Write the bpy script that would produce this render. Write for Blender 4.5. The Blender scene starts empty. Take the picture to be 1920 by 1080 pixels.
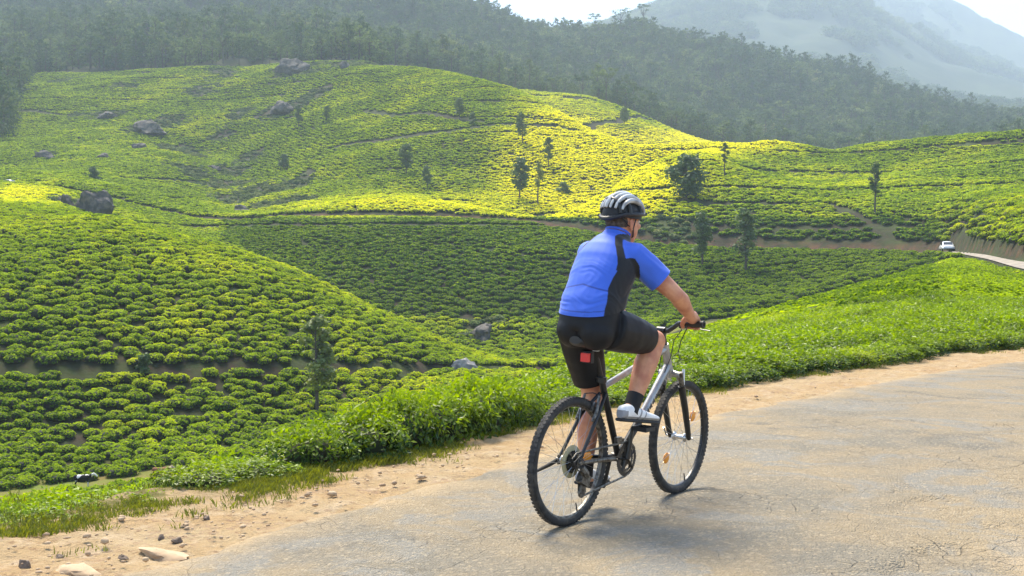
import bpy, bmesh, math, random
import numpy as np
from mathutils import Vector, Matrix

scene = bpy.context.scene
rng = np.random.default_rng(7)
random.seed(7)
C = bpy.context.collection

# ------------------------------------------------------------------ camera, sky, sun, exposure
F = 2250.0                     # focal length in pixels of the 1920 px frame
CAM_H = 1.32
PITCH = math.radians(1.12)
cam_d = bpy.data.cameras.new('camera')
cam_d.sensor_width = 36.0
cam_d.lens = 36.0 * F / 1920.0
cam_d.clip_start = 0.1
cam_d.clip_end = 20000.0
cam = bpy.data.objects.new('camera', cam_d)
C.objects.link(cam)
cam.location = (0, 0, CAM_H)
cam.rotation_euler = (math.radians(90) - PITCH, 0, 0)
scene.camera = cam

SUN_EL, SUN_AZ = math.radians(58), math.radians(-24)      # azimuth from +Y towards +X
world = bpy.data.worlds.new('World')
scene.world = world
world.use_nodes = True
wn = world.node_tree.nodes
bg = wn['Background']
sky = wn.new('ShaderNodeTexSky')
sky.sky_type = 'NISHITA'
sky.sun_disc = False
sky.sun_elevation = SUN_EL
sky.sun_rotation = SUN_AZ
sky.altitude = 1500
sky.air_density = 1.0
sky.dust_density = 4.0
sky.ozone_density = 1.0
world.node_tree.links.new(sky.outputs[0], bg.inputs[0])
bg.inputs[1].default_value = 0.15
sun_d = bpy.data.lights.new('sun', 'SUN')
sun_d.energy = 3.7
sun_d.angle = math.radians(25.0)
sun_d.color = (1.0, 0.91, 0.74)
sun = bpy.data.objects.new('sun', sun_d)
C.objects.link(sun)
sun.location = (0, 0, 60)
sd = Vector((math.sin(SUN_AZ) * math.cos(SUN_EL), math.cos(SUN_AZ) * math.cos(SUN_EL), math.sin(SUN_EL)))
sun.rotation_euler = sd.to_track_quat('Z', 'Y').to_euler()
scene.view_settings.view_transform = 'Standard'
scene.view_settings.look = 'None'
scene.view_settings.gamma = 1.0
scene.view_settings.exposure = 1.36
scene.cycles.use_denoising = True
scene.cycles.max_bounces = 6
scene.cycles.diffuse_bounces = 3
scene.cycles.glossy_bounces = 2
scene.cycles.transmission_bounces = 3
scene.cycles.volume_bounces = 1
scene.cycles.transparent_max_bounces = 4
scene.cycles.caustics_reflective = False
scene.cycles.caustics_refractive = False

# ------------------------------------------------------------------ small helpers
def tag(o, label=None, cat=None, group=None, kind=None):
    if label: o['label'] = label
    if cat: o['category'] = cat
    if group: o['group'] = group
    if kind: o['kind'] = kind
    return o

def empty(name, loc=(0, 0, 0), rz=0.0):
    e = bpy.data.objects.new(name, None)
    e.empty_display_size = 0.1
    C.objects.link(e)
    e.location = loc
    e.rotation_euler = (0, 0, rz)
    return e

def mesh_from(name, verts, faces, smooth=False):
    me = bpy.data.meshes.new(name)
    me.from_pydata([tuple(v) for v in verts], [], [tuple(f) for f in faces])
    me.update()
    if smooth: me.shade_smooth()
    return me

def fast_mesh(name, verts, loops, nper, smooth=False):
    """verts (n,3) array, loops flat index array, every face with nper corners"""
    me = bpy.data.meshes.new(name)
    nf = len(loops) // nper
    me.vertices.add(len(verts)); me.loops.add(len(loops)); me.polygons.add(nf)
    me.vertices.foreach_set('co', np.asarray(verts, np.float32).ravel())
    me.loops.foreach_set('vertex_index', np.asarray(loops, np.int32))
    me.polygons.foreach_set('loop_start', np.arange(0, nf * nper, nper, dtype=np.int32))
    me.update(calc_edges=True)
    if smooth: me.shade_smooth()
    return me

def fattr(me, name, vals, dom='POINT'):
    a = me.attributes.new(name, 'FLOAT', dom)
    a.data.foreach_set('value', np.asarray(vals, np.float32))

def obj(name, me, mat=None, parent=None):
    o = bpy.data.objects.new(name, me)
    C.objects.link(o)
    if parent: o.parent = parent
    if mat:
        for m in (mat if isinstance(mat, (list, tuple)) else [mat]):
            if m.name not in [x.name for x in me.materials if x]: me.materials.append(m)
    return o

class Geo:
    """collects simple shapes into one mesh"""
    def __init__(s): s.v, s.f = [], []
    def add(s, v, f):
        n = len(s.v); s.v += [tuple(p) for p in v]; s.f += [tuple(i + n for i in q) for q in f]; return s
    def box(s, c, size, rot=None):
        hx, hy, hz = [k / 2 for k in size]
        pts = [Vector((x, y, z)) for x in (-hx, hx) for y in (-hy, hy) for z in (-hz, hz)]
        if rot: pts = [rot @ p for p in pts]
        c = Vector(c)
        return s.add([p + c for p in pts], [(0, 1, 3, 2), (4, 6, 7, 5), (0, 4, 5, 1), (2, 3, 7, 6), (0, 2, 6, 4), (1, 5, 7, 3)])
    def tube(s, pts, rad, n=10, cap=True, flat=None):
        pts = [Vector(p) for p in pts]
        if not isinstance(rad, (list, tuple)): rad = [rad] * len(pts)
        rings = []; prev = None
        for i, p in enumerate(pts):
            t = (pts[min(i + 1, len(pts) - 1)] - pts[max(i - 1, 0)]).normalized()
            if prev is None:
                a = t.cross(Vector((0, 0, 1)) if abs(t.z) < .9 else Vector((0, 1, 0))).normalized()
            else:
                a = (prev - t * prev.dot(t)).normalized()
            prev = a; b = t.cross(a)
            fb = flat if flat else 1.0
            rings.append([p + (a * math.cos(2 * math.pi * k / n) + b * math.sin(2 * math.pi * k / n) * fb) * rad[i] for k in range(n)])
        v = [q for r in rings for q in r]
        f = [(i * n + k, i * n + (k + 1) % n, (i + 1) * n + (k + 1) % n, (i + 1) * n + k) for i in range(len(rings) - 1) for k in range(n)]
        if cap:
            f.append(tuple(range(n - 1, -1, -1))); m = (len(rings) - 1) * n; f.append(tuple(range(m, m + n)))
        return s.add(v, f)
    def ball(s, c, r, nu=14, nv=10, rot=None):
        if not isinstance(r, (list, tuple)): r = (r, r, r)
        c = Vector(c); v = []
        for j in range(1, nv):
            th = math.pi * j / nv
            for i in range(nu):
                ph = 2 * math.pi * i / nu
                p = Vector((r[0] * math.sin(th) * math.cos(ph), r[1] * math.sin(th) * math.sin(ph), r[2] * math.cos(th)))
                v.append((rot @ p if rot else p) + c)
        top = Vector((0, 0, r[2])); bot = Vector((0, 0, -r[2]))
        if rot: top = rot @ top; bot = rot @ bot
        v += [c + top, c + bot]
        f = [((j) * nu + i, (j + 1) * nu + i, (j + 1) * nu + (i + 1) % nu, j * nu + (i + 1) % nu) for j in range(nv - 2) for i in range(nu)]
        T = len(v) - 2; B = T + 1
        f += [(T, i, (i + 1) % nu) for i in range(nu)] + [(B, (nv - 2) * nu + (i + 1) % nu, (nv - 2) * nu + i) for i in range(nu)]
        return s.add(v, f)
    def lathe(s, prof, c, axis='y', n=32, arc=None):
        """prof: (r, h) list, closed loop; revolved round an axis through c"""
        c = Vector(c); v = []; m = len(prof)
        for k in range(n):
            a = 2 * math.pi * k / n
            for r, h in prof:
                if axis == 'y': v.append(c + Vector((r * math.cos(a), h, r * math.sin(a))))
                elif axis == 'z': v.append(c + Vector((r * math.cos(a), r * math.sin(a), h)))
                else: v.append(c + Vector((h, r * math.cos(a), r * math.sin(a))))
        f = [(k * m + j, k * m + (j + 1) % m, ((k + 1) % n) * m + (j + 1) % m, ((k + 1) % n) * m + j) for k in range(n) for j in range(m)]
        return s.add(v, f)
    def mesh(s, name, smooth=True):
        me = mesh_from(name, s.v, s.f)
        bm = bmesh.new(); bm.from_mesh(me); bmesh.ops.recalc_face_normals(bm, faces=bm.faces); bm.to_mesh(me); bm.free()
        if smooth:
            me.shade_smooth()
            try: me.set_sharp_from_angle(angle=math.radians(42))
            except Exception: pass
        return me
    def build(s, name, mat, parent=None, smooth=True):
        return obj(name, s.mesh(name, smooth), mat, parent)

def remesh(me, voxel, smooth_it=6, factor=0.5):
    """voxel union of overlapping shapes into one continuous skin"""
    o = bpy.data.objects.new('tmp', me); C.objects.link(o)
    m = o.modifiers.new('r', 'REMESH'); m.mode = 'VOXEL'; m.voxel_size = voxel; m.adaptivity = 0.0
    if smooth_it:
        q = o.modifiers.new('s', 'SMOOTH'); q.factor = factor; q.iterations = smooth_it
    dg = bpy.context.evaluated_depsgraph_get(); dg.update()
    out = bpy.data.meshes.new_from_object(o.evaluated_get(dg))
    bpy.data.objects.remove(o); bpy.data.meshes.remove(me)
    out.shade_smooth()
    return out

# vectorised value noise
_perm = np.random.default_rng(3).random((256, 256))
def vnoise(x, y):
    xi = np.floor(x).astype(int); yi = np.floor(y).astype(int)
    fx = x - xi; fy = y - yi
    fx = fx * fx * (3 - 2 * fx); fy = fy * fy * (3 - 2 * fy)
    g = lambda a, b: _perm[a & 255, b & 255]
    return (g(xi, yi) * (1 - fx) + g(xi + 1, yi) * fx) * (1 - fy) + (g(xi, yi + 1) * (1 - fx) + g(xi + 1, yi + 1) * fx) * fy
def fbm(x, y, sc, oct=4):
    s = 0; a = 1.0; t = 0
    x = np.asarray(x, float) / sc; y = np.asarray(y, float) / sc
    for i in range(oct):
        s = s + a * (vnoise(x + 17.3 * i, y + 9.1 * i) - .5); t += a; a *= .5; x = x * 2.03; y = y * 2.03
    return s / t * 2

# ------------------------------------------------------------------ materials
def mat(name, base=(.5, .5, .5), rough=.7, metal=0.0, spec=.5, noise=None, bump=None, coat=0):
    """noise: (scale, colour2, lo, hi[, coordinate]); bump: (scale, strength, distance)"""
    m = bpy.data.materials.new(name); m.use_nodes = True
    nt = m.node_tree; b = nt.nodes['Principled BSDF']
    b.inputs['Base Color'].default_value = (*base, 1); b.inputs['Roughness'].default_value = rough
    b.inputs['Metallic'].default_value = metal; b.inputs['Specular IOR Level'].default_value = spec
    if coat: b.inputs['Coat Weight'].default_value = coat
    if noise or bump:
        tc = nt.nodes.new('ShaderNodeTexCoord')
    if noise:
        n = nt.nodes.new('ShaderNodeTexNoise'); n.inputs['Scale'].default_value = noise[0]; n.inputs['Detail'].default_value = 6
        nt.links.new(tc.outputs['Object'], n.inputs['Vector'])
        r = nt.nodes.new('ShaderNodeMapRange'); r.inputs[1].default_value = noise[2]; r.inputs[2].default_value = noise[3]
        nt.links.new(n.outputs['Fac'], r.inputs[0])
        mx = nt.nodes.new('ShaderNodeMix'); mx.data_type = 'RGBA'
        mx.inputs[6].default_value = (*base, 1); mx.inputs[7].default_value = (*noise[1], 1)
        nt.links.new(r.outputs[0], mx.inputs[0]); nt.links.new(mx.outputs[2], b.inputs['Base Color'])
    if bump:
        n = nt.nodes.new('ShaderNodeTexNoise'); n.inputs['Scale'].default_value = bump[0]; n.inputs['Detail'].default_value = 5
        nt.links.new(tc.outputs['Object'], n.inputs['Vector'])
        bp = nt.nodes.new('ShaderNodeBump'); bp.inputs['Strength'].default_value = bump[1]; bp.inputs['Distance'].default_value = bump[2]
        nt.links.new(n.outputs['Fac'], bp.inputs['Height']); nt.links.new(bp.outputs[0], b.inputs['Normal'])
    return m

class N:
    """terse node wiring"""
    def __init__(s, name):
        s.m = bpy.data.materials.new(name); s.m.use_nodes = True; s.t = s.m.node_tree
        s.b = s.t.nodes['Principled BSDF']; s.o = s.t.nodes['Material Output']
    def n(s, typ, **kw):
        x = s.t.nodes.new('ShaderNode' + typ)
        for k, v in kw.items(): setattr(x, k, v)
        return x
    def l(s, a, b): s.t.links.new(a, b)
    def set(s, sock, v):
        if hasattr(v, 'is_output') or hasattr(v, 'links'): s.l(v, sock)
        elif isinstance(v, tuple) and len(v) == 3 and sock.type == 'RGBA': sock.default_value = (*v, 1)
        else: sock.default_value = v
    def mix(s, f, a, b, mode='MIX'):
        x = s.n('Mix', data_type='RGBA', blend_type=mode); s.set(x.inputs[0], f); s.set(x.inputs[6], a); s.set(x.inputs[7], b); return x.outputs[2]
    def attr(s, name, typ='GEOMETRY'):
        x = s.n('Attribute', attribute_name=name, attribute_type=typ); return x.outputs['Fac']
    def rng(s, v, a, b, c=0., d=1.):
        x = s.n('MapRange'); s.l(v, x.inputs[0])
        for i, q in zip((1, 2, 3, 4), (a, b, c, d)): x.inputs[i].default_value = q
        return x.outputs[0]
    def math(s, op, a, b=0.):
        x = s.n('Math', operation=op); s.set(x.inputs[0], a); s.set(x.inputs[1], b); return x.outputs[0]
    def noise(s, scale, detail=5., rough=.55, vec=None, dist=0.):
        x = s.n('TexNoise'); x.inputs['Scale'].default_value = scale; x.inputs['Detail'].default_value = detail
        x.inputs['Roughness'].default_value = rough; x.inputs['Distortion'].default_value = dist
        s.l(vec if vec else s.pos(), x.inputs['Vector']); return x.outputs['Fac']
    def pos(s):
        if not hasattr(s, '_p'): s._p = s.n('NewGeometry').outputs['Position']
        return s._p
    def voro(s, scale, feature='F1', vec=None, out='Distance', rand=1.):
        x = s.n('TexVoronoi', feature=feature); x.inputs['Scale'].default_value = scale; x.inputs['Randomness'].default_value = rand
        s.l(vec if vec else s.pos(), x.inputs['Vector']); return x.outputs[out]
    def bump(s, h, strength=.5, dist=.01, normal=None):
        x = s.n('Bump'); x.inputs['Strength'].default_value = strength; x.inputs['Distance'].default_value = dist
        s.l(h, x.inputs['Height'])
        if normal: s.l(normal, x.inputs['Normal'])
        s.l(x.outputs[0], s.b.inputs['Normal']); return x.outputs[0]
    def base(s, v): s.set(s.b.inputs['Base Color'], v); return s
    def rough(s, v, spec=.5): s.set(s.b.inputs['Roughness'], v); s.b.inputs['Specular IOR Level'].default_value = spec; return s

def leaf_material(name, dark, fresh, gold, rough=.4, trans=.45, spec=.5, vary=.22):
    """leaf colour: 'fresh' = young shoots less the shade painted on tea bush sides (per leaf), 'tint' = yellowing of the leaf, on tea the painted sun and shade of the slopes (per bush)"""
    q = N(name)
    fr = q.attr('fresh'); tint = q.attr('tint', 'INSTANCER')
    rnd = q.n('ObjectInfo').outputs['Random']
    f = q.math('ADD', q.math('MULTIPLY', fr, 0.75), q.math('MULTIPLY', q.math('SUBTRACT', rnd, .5), vary))
    f = q.math('ADD', f, q.math('MULTIPLY', q.math('SUBTRACT', tint, .4), .75))
    cl = q.n('Clamp'); q.l(f, cl.inputs[0])
    c = q.mix(cl.outputs[0], dark, fresh)
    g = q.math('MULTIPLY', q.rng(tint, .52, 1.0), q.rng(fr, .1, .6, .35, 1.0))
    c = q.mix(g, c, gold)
    q.base(c).rough(rough, spec)
    tr = q.n('BsdfTranslucent'); hs = q.n('HueSaturation'); hs.inputs['Value'].default_value = 1.5; hs.inputs['Saturation'].default_value = 1.1
    q.l(c, hs.inputs['Color']); q.l(hs.outputs[0], tr.inputs['Color'])
    ms = q.n('MixShader'); q.l(q.rng(fr, 0., .6, trans * .45, trans), ms.inputs[0])
    q.l(q.b.outputs[0], ms.inputs[1]); q.l(tr.outputs[0], ms.inputs[2]); q.l(ms.outputs[0], q.o.inputs['Surface'])
    return q.m

M = {}
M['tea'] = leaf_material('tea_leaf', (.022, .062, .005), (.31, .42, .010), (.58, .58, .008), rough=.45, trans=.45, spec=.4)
M['tea_far'] = leaf_material('tea_leaf_far', (.048, .110, .005), (.43, .55, .010), (.90, .82, .005), rough=.8, trans=.42, spec=.12)  # third colour is the yellow that paints sunlight on the saddle
M['tea_core'] = mat('tea_twigs', (.020, .030, .010), .9, noise=(3.0, (.035, .028, .016), .4, .65))
M['forest'] = leaf_material('forest_leaf', (.050, .085, .028), (.20, .25, .075), (.34, .29, .11), rough=.8, trans=.3, spec=.2, vary=.7)
M['oak'] = leaf_material('shade_tree_leaf', (.070, .115, .038), (.21, .27, .075), (.20, .22, .03), rough=.55, trans=.35, spec=.3)
M['bark'] = mat('bark', (.10, .078, .055), .9, noise=(6, (.05, .04, .03), .35, .65), bump=(14, .6, .02))
M['grass'] = leaf_material('verge_grass', (.10, .12, .016), (.24, .25, .030), (.42, .34, .07), rough=.55, trans=.4, spec=.3)

# ------------------------------------------------------------------ terrain, laid out by bearing (u) and distance (D)
def zray(u, y, D):
    b = (540 - np.asarray(y, float)) / F
    return CAM_H + D * (-math.sin(PITCH) + b * math.cos(PITCH)) / (math.cos(PITCH) + b * math.sin(PITCH))
def ground_D(y):                      # distance at which a sight line meets z = 0
    b = (540 - np.asarray(y, float)) / F
    return -CAM_H * (math.cos(PITCH) + b * math.sin(PITCH)) / (-math.sin(PITCH) + b * math.cos(PITCH))

UG = np.arange(-1300, 3301, 6.0)
def smooth_u(a, w):
    k = np.exp(-.5 * (np.arange(-3 * w, 3 * w + 1) / w) ** 2); k /= k.sum()
    p = np.pad(a, 3 * w, mode='edge'); return np.convolve(p, k, 'valid')
def line(kn, drop=0.0, w=3):
    kn = np.array(kn, float)
    y = smooth_u(np.interp(UG, kn[:, 0], kn[:, 1]), w); D = smooth_u(np.interp(UG, kn[:, 0], kn[:, 2]), w)
    return [D, zray(UG, y, D) - drop]

VERGE = np.array([(-1300, 1330), (-300, 1085), (0, 1020), (250, 962), (480, 914), (650, 880), (860, 832), (985, 797), (1150, 762), (1340, 726), (1450, 706), (1600, 690), (1750, 663), (1920, 651), (2200, 634), (3300, 610)], float)
VD = smooth_u(ground_D(np.interp(UG, VERGE[:, 0], VERGE[:, 1])), 3)
def verge_D(u): return np.interp(u, UG, VD)
A = [VD, np.full_like(UG, -.03)]
B = [VD + 1.3, np.interp(UG, [0, 900, 1300], [-.35, -.25, -.10])]
Cc = line([(-1300, 1000, 35), (0, 960, 35), (480, 905, 38), (700, 850, 38), (880, 772, 38), (960, 727, 38), (1060, 692, 40), (1250, 640, 40), (1380, 600, 45), (1500, 565, 60), (1620, 530, 80), (1740, 501, 100), (1780, 490, 112), (1800, 486, 118), (1850, 497, 104), (1920, 523, 84), (2000, 536, 74), (2200, 538, 62), (3300, 556, 42)], .45, 2)
V = line([(-1300, 960, 60), (0, 925, 68), (150, 908, 70), (300, 888, 72), (480, 862, 76), (700, 800, 84), (880, 742, 95), (960, 717, 105), (1060, 697, 115), (1160, 660, 122), (1280, 612, 132), (1400, 602, 138), (1500, 566, 143), (1620, 532, 148), (1740, 503, 148), (1780, 489, 146), (1800, 484, 136), (1850, 495, 112), (1920, 521, 89), (2000, 532, 79), (2200, 534, 66), (3300, 551, 46)], 0, 2)
T = line([(-1300, 692, 75), (0, 692, 84), (480, 692, 92), (700, 692, 100), (850, 692, 110), (990, 692, 118), (1060, 686, 121), (1160, 645, 128), (1280, 595, 140), (1400, 588, 145), (1500, 557, 150), (1620, 524, 155), (1740, 496, 154), (1780, 484, 151), (1800, 482, 140), (1850, 494, 114), (1920, 520.5, 90.5), (2000, 531.5, 80.5), (2200, 533.5, 67.5), (3300, 550, 47)], .3, 2)
T2 = [T[0] + .7, T[1] + .5]
K = line([(-1300, 330, 150), (-300, 352, 150), (0, 381, 150), (100, 389, 148), (200, 401, 146), (330, 428, 143), (450, 463, 140), (580, 513, 136), (700, 573, 132), (850, 643, 127), (1000, 690, 124), (1060, 680, 126), (1160, 635, 134), (1280, 585, 146), (1400, 578, 150), (1500, 548, 154), (1620, 515, 159), (1740, 491, 158), (1780, 480, 155), (1800, 480, 144), (1850, 493, 116), (1920, 520.2, 92), (2000, 531, 82), (2200, 533, 69), (3300, 549, 48.5)], .5, 2)
K2 = line([(-1300, 345, 175), (0, 377, 175), (100, 386, 172), (200, 425, 165), (330, 475, 160), (450, 535, 155), (580, 595, 150), (700, 635, 146), (850, 672, 142), (1000, 672, 138), (1060, 662, 140), (1160, 620, 146), (1280, 573, 156), (1400, 562, 158), (1500, 540, 160), (1620, 508, 164), (1740, 487, 163), (1780, 478, 158), (1800, 479, 147), (1850, 492.5, 117.5), (1920, 520, 93), (2000, 530.5, 83), (2200, 532.5, 70), (3300, 548, 49.5)], .5, 2)
R0 = line([(-1300, 300, 290), (-300, 338, 270), (0, 349, 250), (60, 352, 248), (120, 358, 246), (200, 374, 243), (300, 399, 238), (380, 415, 234), (450, 417, 230), (530, 409, 224), (700, 409, 220), (840, 410, 220), (1000, 420, 215), (1100, 436, 210), (1240, 461, 200), (1350, 466, 195), (1500, 471, 190), (1700, 475, 178), (1775, 475, 165), (1800, 478, 150), (1850, 492, 119), (1920, 520, 94), (2000, 530, 84), (2200, 532, 71), (3300, 547, 51)], 0, 2)
rw = np.interp(UG, [1700, 1800, 1850, 1920, 2200, 3300], [5, 9, 12, 15, 10, 8])
R1 = [R0[0] + rw, R0[1] + np.interp(UG, [1740, 1800, 1850, 1920, 2200, 3300], [.05, .6, 1.1, 1.6, .8, .2])]
bank = np.interp(UG, [0, 500, 560, 1000, 1240, 1700, 1850, 3300], [.8, .8, .9, .9, 1.7, 1.5, .9, .9])
R2 = [R1[0] + np.interp(UG, [1000, 1240], [1.2, 2.0]), R1[1] + bank]
M1 = line([(-1300, 250, 330), (0, 303, 330), (150, 312, 320), (300, 352, 300), (430, 392, 275), (500, 396, 262), (560, 386, 252), (640, 366, 250), (720, 360, 250), (820, 366, 246), (900, 380, 243), (980, 403, 238), (1010, 408, 237), (1060, 394, 240), (1100, 376, 245), (1150, 348, 254), (1200, 320, 266), (1260, 295, 285), (1340, 270, 306), (1440, 300, 285), (1560, 330, 265), (1640, 335, 255), (1920, 330, 225), (2200, 345, 200), (3300, 380, 160)], .7, 2)
M1b = line([(-1300, 225, 360), (0, 280, 360), (150, 290, 350), (300, 330, 325), (430, 375, 300), (500, 378, 285), (560, 380, 272), (640, 372, 268), (720, 366, 268), (820, 372, 263), (900, 388, 260), (980, 408, 256), (1010, 416, 256), (1060, 410, 260), (1100, 398, 268), (1150, 374, 277), (1200, 345, 288), (1260, 308, 301), (1340, 268, 314), (1440, 285, 298), (1560, 310, 285), (1640, 312, 275), (1920, 305, 245), (2200, 315, 220), (3300, 350, 175)], .7, 2)
M2 = line([(-1300, 180, 430), (0, 230, 430), (150, 240, 420), (300, 262, 400), (400, 318, 372), (450, 330, 362), (520, 305, 358), (620, 272, 358), (700, 258, 360), (850, 240, 350), (970, 236, 340), (1080, 300, 320), (1180, 295, 315), (1280, 280, 314), (1340, 266, 318), (1440, 272, 310), (1560, 288, 305), (1640, 286, 295), (1920, 272, 268), (2200, 280, 250), (3300, 310, 215)], .7)
RG = line([(-1300, 120, 560), (0, 150, 560), (60, 142, 555), (300, 133, 550), (550, 131, 530), (640, 123, 510), (700, 122, 495), (760, 127, 480), (850, 138, 460), (960, 168, 430), (1050, 211, 395), (1120, 249, 360), (1180, 276, 330), (1250, 269, 325), (1340, 265, 322), (1440, 261, 320), (1500, 268, 322), (1560, 279, 325), (1640, 265, 318), (1750, 245, 310), (1850, 236, 300), (1920, 233, 295), (2200, 250, 285), (3300, 280, 260)], .8, 2)
DP = line([(-1300, 105, 610), (0, 138, 605), (600, 112, 570), (700, 125, 545), (760, 150, 530), (960, 200, 480), (1180, 305, 400), (1440, 330, 385), (1560, 330, 390), (1920, 305, 360), (3300, 330, 330)])
F1 = line([(-1300, 90, 650), (0, 105, 640), (600, 100, 620), (760, 132, 590), (900, 160, 570), (960, 168, 565), (1080, 182, 560), (1200, 216, 555), (1320, 264, 550), (1440, 300, 540), (1560, 312, 540), (1920, 300, 540), (3300, 310, 500)], .8)
F2 = line([(-1300, 60, 720), (0, 75, 710), (600, 85, 690), (760, 130, 660), (900, 172, 640), (1080, 215, 630), (1320, 282, 620), (1560, 318, 610), (1920, 300, 600), (3300, 310, 560)])
G1 = line([(-1300, -10, 830), (0, 30, 830), (600, 45, 830), (900, 100, 830), (1100, 145, 830), (1300, 195, 820), (1560, 240, 800), (1800, 250, 780), (3300, 280, 760)], 8)
G2 = line([(-1300, -330, 1150), (0, -150, 1100), (600, -95, 1080), (800, -40, 1070), (880, -2, 1065), (930, 20, 1060), (1000, 46, 1060), (1060, 57, 1060), (1110, 60, 1060), (1160, 50, 1060), (1200, 46, 1060), (1260, 66, 1060), (1330, 80, 1060), (1400, 92, 1050), (1480, 110, 1040), (1600, 137, 1020), (1700, 167, 1000), (1790, 198, 980), (1870, 220, 960), (1950, 232, 950), (2200, 270, 930), (3300, 300, 900)], 9, 1)
G3 = line([(-1300, -240, 1400), (0, -80, 1400), (800, 20, 1400), (1000, 110, 1400), (1400, 170, 1400), (1700, 215, 1380), (1920, 250, 1350), (3300, 310, 1300)])
H0 = line([(-1300, -220, 2000), (0, -60, 2000), (880, 60, 2000), (1100, 120, 2000), (1300, 95, 2000), (1500, 112, 2000), (1620, 120, 2000), (1700, 150, 2000), (1800, 175, 2000), (1920, 195, 2000), (3300, 240, 2000)])
H1 = line([(-1300, -260, 2700), (0, -80, 2700), (700, 60, 2700), (880, 100, 2700), (1000, 92, 2700), (1100, 62, 2700), (1200, 38, 2700), (1260, 18, 2700), (1330, -4, 2700), (1450, -20, 2700), (1550, -14, 2700), (1600, 6, 2700), (1660, 45, 2700), (1740, 90, 2700), (1820, 130, 2700), (1920, 170, 2700), (2200, 230, 2700), (3300, 280, 2700)], 0, 2)
H2 = line([(-1300, -200, 3100), (0, -40, 3100), (880, 140, 3100), (1330, 50, 3100), (1550, 40, 3100), (1700, 80, 3100), (1920, 150, 3100), (3300, 290, 3100)])
H3 = line([(-1300, -220, 3900), (0, -70, 3900), (880, 110, 3900), (1300, 60, 3900), (1500, 28, 3900), (1580, 4, 3900), (1650, 6, 3900), (1750, 10, 3900), (1800, 26, 3900), (1870, 50, 3900), (1920, 74, 3900), (2200, 165, 3900), (3300, 290, 3900)], 0, 2)
H4 = line([(-1300, 0, 4700), (880, 200, 4700), (3300, 330, 4700)])
LN = [[VD * 0 + 1.0, UG * 0 - .045], [VD - .25, UG * 0 - .045], A, B, Cc, V, T, T2, K, K2, R0, R1, R2, M1, M1b, M2, RG, DP, F1, F2, G1, G2, G3, H0, H1, H2, H3, H4]
DD = np.stack([l[0] for l in LN], 1); ZZ = np.stack([l[1] for l in LN], 1)
for i in range(1, DD.shape[1]):
    DD[:, i] = np.maximum(DD[:, i], DD[:, i - 1] + .35)
iA, iB, iC, iV, iT, iT2, iK, iK2, iR0, iR1, iR2, iM1, iM1b, iM2, iRG, iDP, iF1, iF2, iG1, iG2, iG3 = range(2, 23)
# monotone cubic (Fritsch-Carlson) along each bearing
hh = np.diff(DD, axis=1); dl = np.diff(ZZ, axis=1) / hh
mm = np.zeros_like(ZZ)
w1 = 2 * hh[:, 1:] + hh[:, :-1]; w2 = hh[:, 1:] + 2 * hh[:, :-1]
same = dl[:, 1:] * dl[:, :-1] > 0
with np.errstate(divide='ignore', invalid='ignore'):
    hm = (w1 + w2) / (w1 / dl[:, :-1] + w2 / dl[:, 1:])
mm[:, 1:-1] = np.where(same, hm, 0); mm[:, 0] = dl[:, 0]; mm[:, -1] = dl[:, -1]
def terrain_base(u, D):
    u = np.asarray(u, float); D = np.asarray(D, float); sh = np.broadcast(u, D).shape
    u = np.broadcast_to(u, sh).ravel(); D = np.broadcast_to(D, sh).ravel()
    t = np.clip((u - UG[0]) / 6.0, 0, len(UG) - 1.001); i0 = t.astype(int); ft = t - i0
    out = 0
    for k, wt in ((0, 1 - ft), (1, ft)):
        i = i0 + k; d = DD[i]
        j = np.clip((d <= D[:, None]).sum(1) - 1, 0, DD.shape[1] - 2); r = np.arange(len(i))
        h_ = hh[i, j]; s = np.clip((D - d[r, j]) / h_, 0, 1)
        z = (2 * s ** 3 - 3 * s * s + 1) * ZZ[i, j] + (s ** 3 - 2 * s * s + s) * h_ * mm[i, j] + (-2 * s ** 3 + 3 * s * s) * ZZ[i, j + 1] + (s ** 3 - s * s) * h_ * mm[i, j + 1]
        out = out + wt * z
    return out.reshape(sh)
def near_lines(u, idx):
    t = np.clip((np.asarray(u, float) - UG[0]) / 6.0, 0, len(UG) - 1.001); i = t.astype(int); f = t - i
    return DD[i, idx] * (1 - f) + DD[i + 1, idx] * f
def terrain(x, y):
    x = np.asarray(x, float); y = np.asarray(y, float)
    u = 960 + F * x / y
    z = terrain_base(u, y)
    calm = np.clip((np.abs(y - near_lines(u, iR0) - 3) - 6) / 12, 0, 1) * np.clip((y - 45) / 60, 0, 1)
    amp = np.interp(y, [0, 60, 150, 300, 600, 1100, 2000, 4000], [0, .3, 1.0, 3.6, 6, 8, 26, 40])
    n = fbm(x, y, np.interp(y.mean() if y.ndim else y, [0, 5000], [1, 1]) * 34.0, 3) * np.interp(y, [0, 600, 900], [1, 1, .4])
    n2 = fbm(x + 500, y, 210.0, 4) * np.interp(y, [0, 450, 900], [0, .15, 1.2])
    return z + calm * amp * (n * .55 + n2)
def hit(px, py, lo=5.0, hi=3500.0, drop=0.0):
    """where the sight line through a point of the photograph meets the hillside"""
    b = (540 - py) / F; a = (px - 960) / F; yy = math.cos(PITCH) + b * math.sin(PITCH); zz = -math.sin(PITCH) + b * math.cos(PITCH)
    D = np.geomspace(lo, hi, 6000)
    tz = terrain(a / yy * D, D) + drop; rz = CAM_H + zz / yy * D
    k = np.argmax(tz >= rz)
    return Vector((a / yy * D[k], D[k], float(tz[k] - drop)))

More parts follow.
